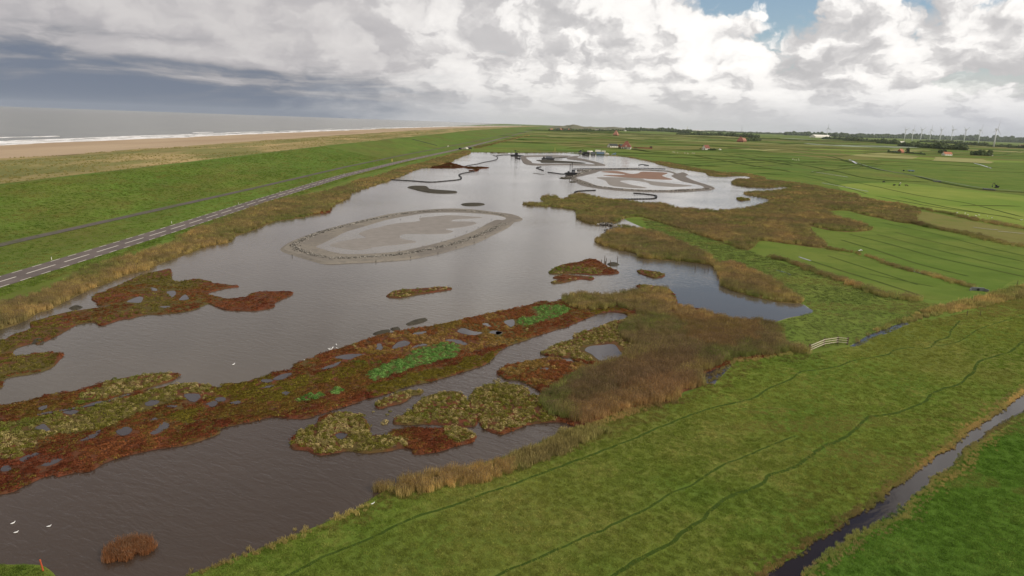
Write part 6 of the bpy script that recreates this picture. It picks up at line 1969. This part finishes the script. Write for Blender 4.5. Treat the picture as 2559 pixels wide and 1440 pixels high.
cow_j = [(0, 0, 1.0, .36), (-.75, 0, 1.05, .34), (.65, 0, 1.0, .34), (1.05, 0, 1.15, .2), (1.35, 0, .95, .17), (1.6, 0, .75, .11),
         (-.8, .25, .6, .13), (-.82, .26, .02, .08), (-.8, -.25, .6, .13), (-.82, -.26, .02, .08), (.62, .24, .55, .12), (.62, .25, .02, .08), (.62, -.24, .55, .12), (.62, -.25, .02, .08), (-1.1, 0, 1.0, .06), (-1.18, 0, .55, .03)]
cow_e = [(0, 1), (0, 2), (2, 3), (3, 4), (4, 5), (1, 6), (6, 7), (1, 8), (8, 9), (2, 10), (10, 11), (2, 12), (12, 13), (1, 14), (14, 15)]
for i, ((a, b), lab, m) in enumerate([((1260, 904), 'small dark cow left in the right hand field', C_hide), ((1312, 906), 'large black cow in the right hand field', C_hide), ((1385, 908), 'brown cow right in the right hand field', C_wood), ((1158, 870), 'dark calf further back in the right hand field', C_hide), ((1322, 886), 'pale cow behind the black cow', C_fleece)]):
    skin_body('cow', cow_j, cow_e, m, lab, 'cow', P(*zp(*Zf, [(a, b)])[0], 0.05), 0.4 + i, 0.95, 'cattle in the right field')
for i, (a, b) in enumerate([(175, 770), (205, 775), (265, 785), (410, 795), (465, 800), (475, 810), (560, 800), (595, 800)]):
    skin_body('sheep', [(x, y, z, r1 * 1.15) for x, y, z, r1 in cow_j], cow_e, C_fleece, 'pale sheep grazing in front of the red roofed house', 'sheep', P(*zp(*Zg, [(a, b)])[0], 0.05), i * 0.9, 0.72, 'sheep in the meadow')
for i, (a, b) in enumerate([(170, 945), (205, 960), (240, 965), (290, 965), (285, 940)]):
    skin_body('sheep', [(x, y, z, r1 * 1.15) for x, y, z, r1 in cow_j], cow_e, C_fleece, 'pale sheep grazing in the field below the far tree belts', 'sheep', P(*zp(1960, 280, 8, [(a, b)])[0], 0.05), i * 1.1, 0.7, 'sheep in the far field')
t = thing('farm_trailer', 'pale blue farm trailer standing by the long dark ditch', 'trailer', P(*zp(*Zf, [(1420, 762)])[0]), -0.1)
MB().box((1.0, 0, 1.1), (5.5, 2.0, 0.8)).build('body', C_blue, t)
for x in (-0.6, 2.4):
    for s in (-1, 1):
        MB().tube([(x, s * 0.8, 0.4), (x, s * 1.05, 0.4)], 0.4, 10).build('wheel', C_black, t)
MB().beam((-1.8, 0, 0.7), (-5.5, 0, 0.5), 0.2).build('drawbar', C_black, t)
MB().box((-6.0, 0, 0.9), (1.2, 1.2, 1.2)).build('coupling_box', C_black, t)
for i, px in enumerate([(1690, 866), (2210, 947)]):
    p = P(*zp(*Zf, [px])[0])
    t = thing('field_bridge', ['short pale field bridge midway along the long ditch', 'pale field bridge beside the black excavator'][i], 'bridge', p, -0.25)
    MB().box((0, 0, 0.35), (4.5 + i * 2, 4.5, 0.25)).build('deck', M_path, t)
    for s in (-1, 1):
        MB().box((0, s * 2.1, 0.6), (4.5 + i * 2, 0.25, 0.4)).build('kerb', C_grey, t)

# ------------------------------------------------------------------ haze
v = [(x, y, z) for z in (-1.5, 190) for x, y in ((-23000, -500), (23000, -500), (23000, 23000), (-23000, 23000))]
hz = mesh_obj('haze', v, [(0, 3, 2, 1), (4, 5, 6, 7), (0, 1, 5, 4), (1, 2, 6, 5), (2, 3, 7, 6), (3, 0, 4, 7)])
mt = bpy.data.materials.new('haze')
mt.use_nodes = True
k = NT(mt.node_tree)
pv = k.new('ShaderNodeVolumePrincipled')
pv.inputs['Color'].default_value = (0.80, 0.86, 0.95, 1)
pv.inputs['Density'].default_value = 0.000016
out = k.new('ShaderNodeOutputMaterial')
k.l.new(pv.outputs[0], out.inputs['Volume'])
hz.data.materials.append(mt)
tag(hz, 'thin sea haze over the whole polder', 'haze', kind='stuff')
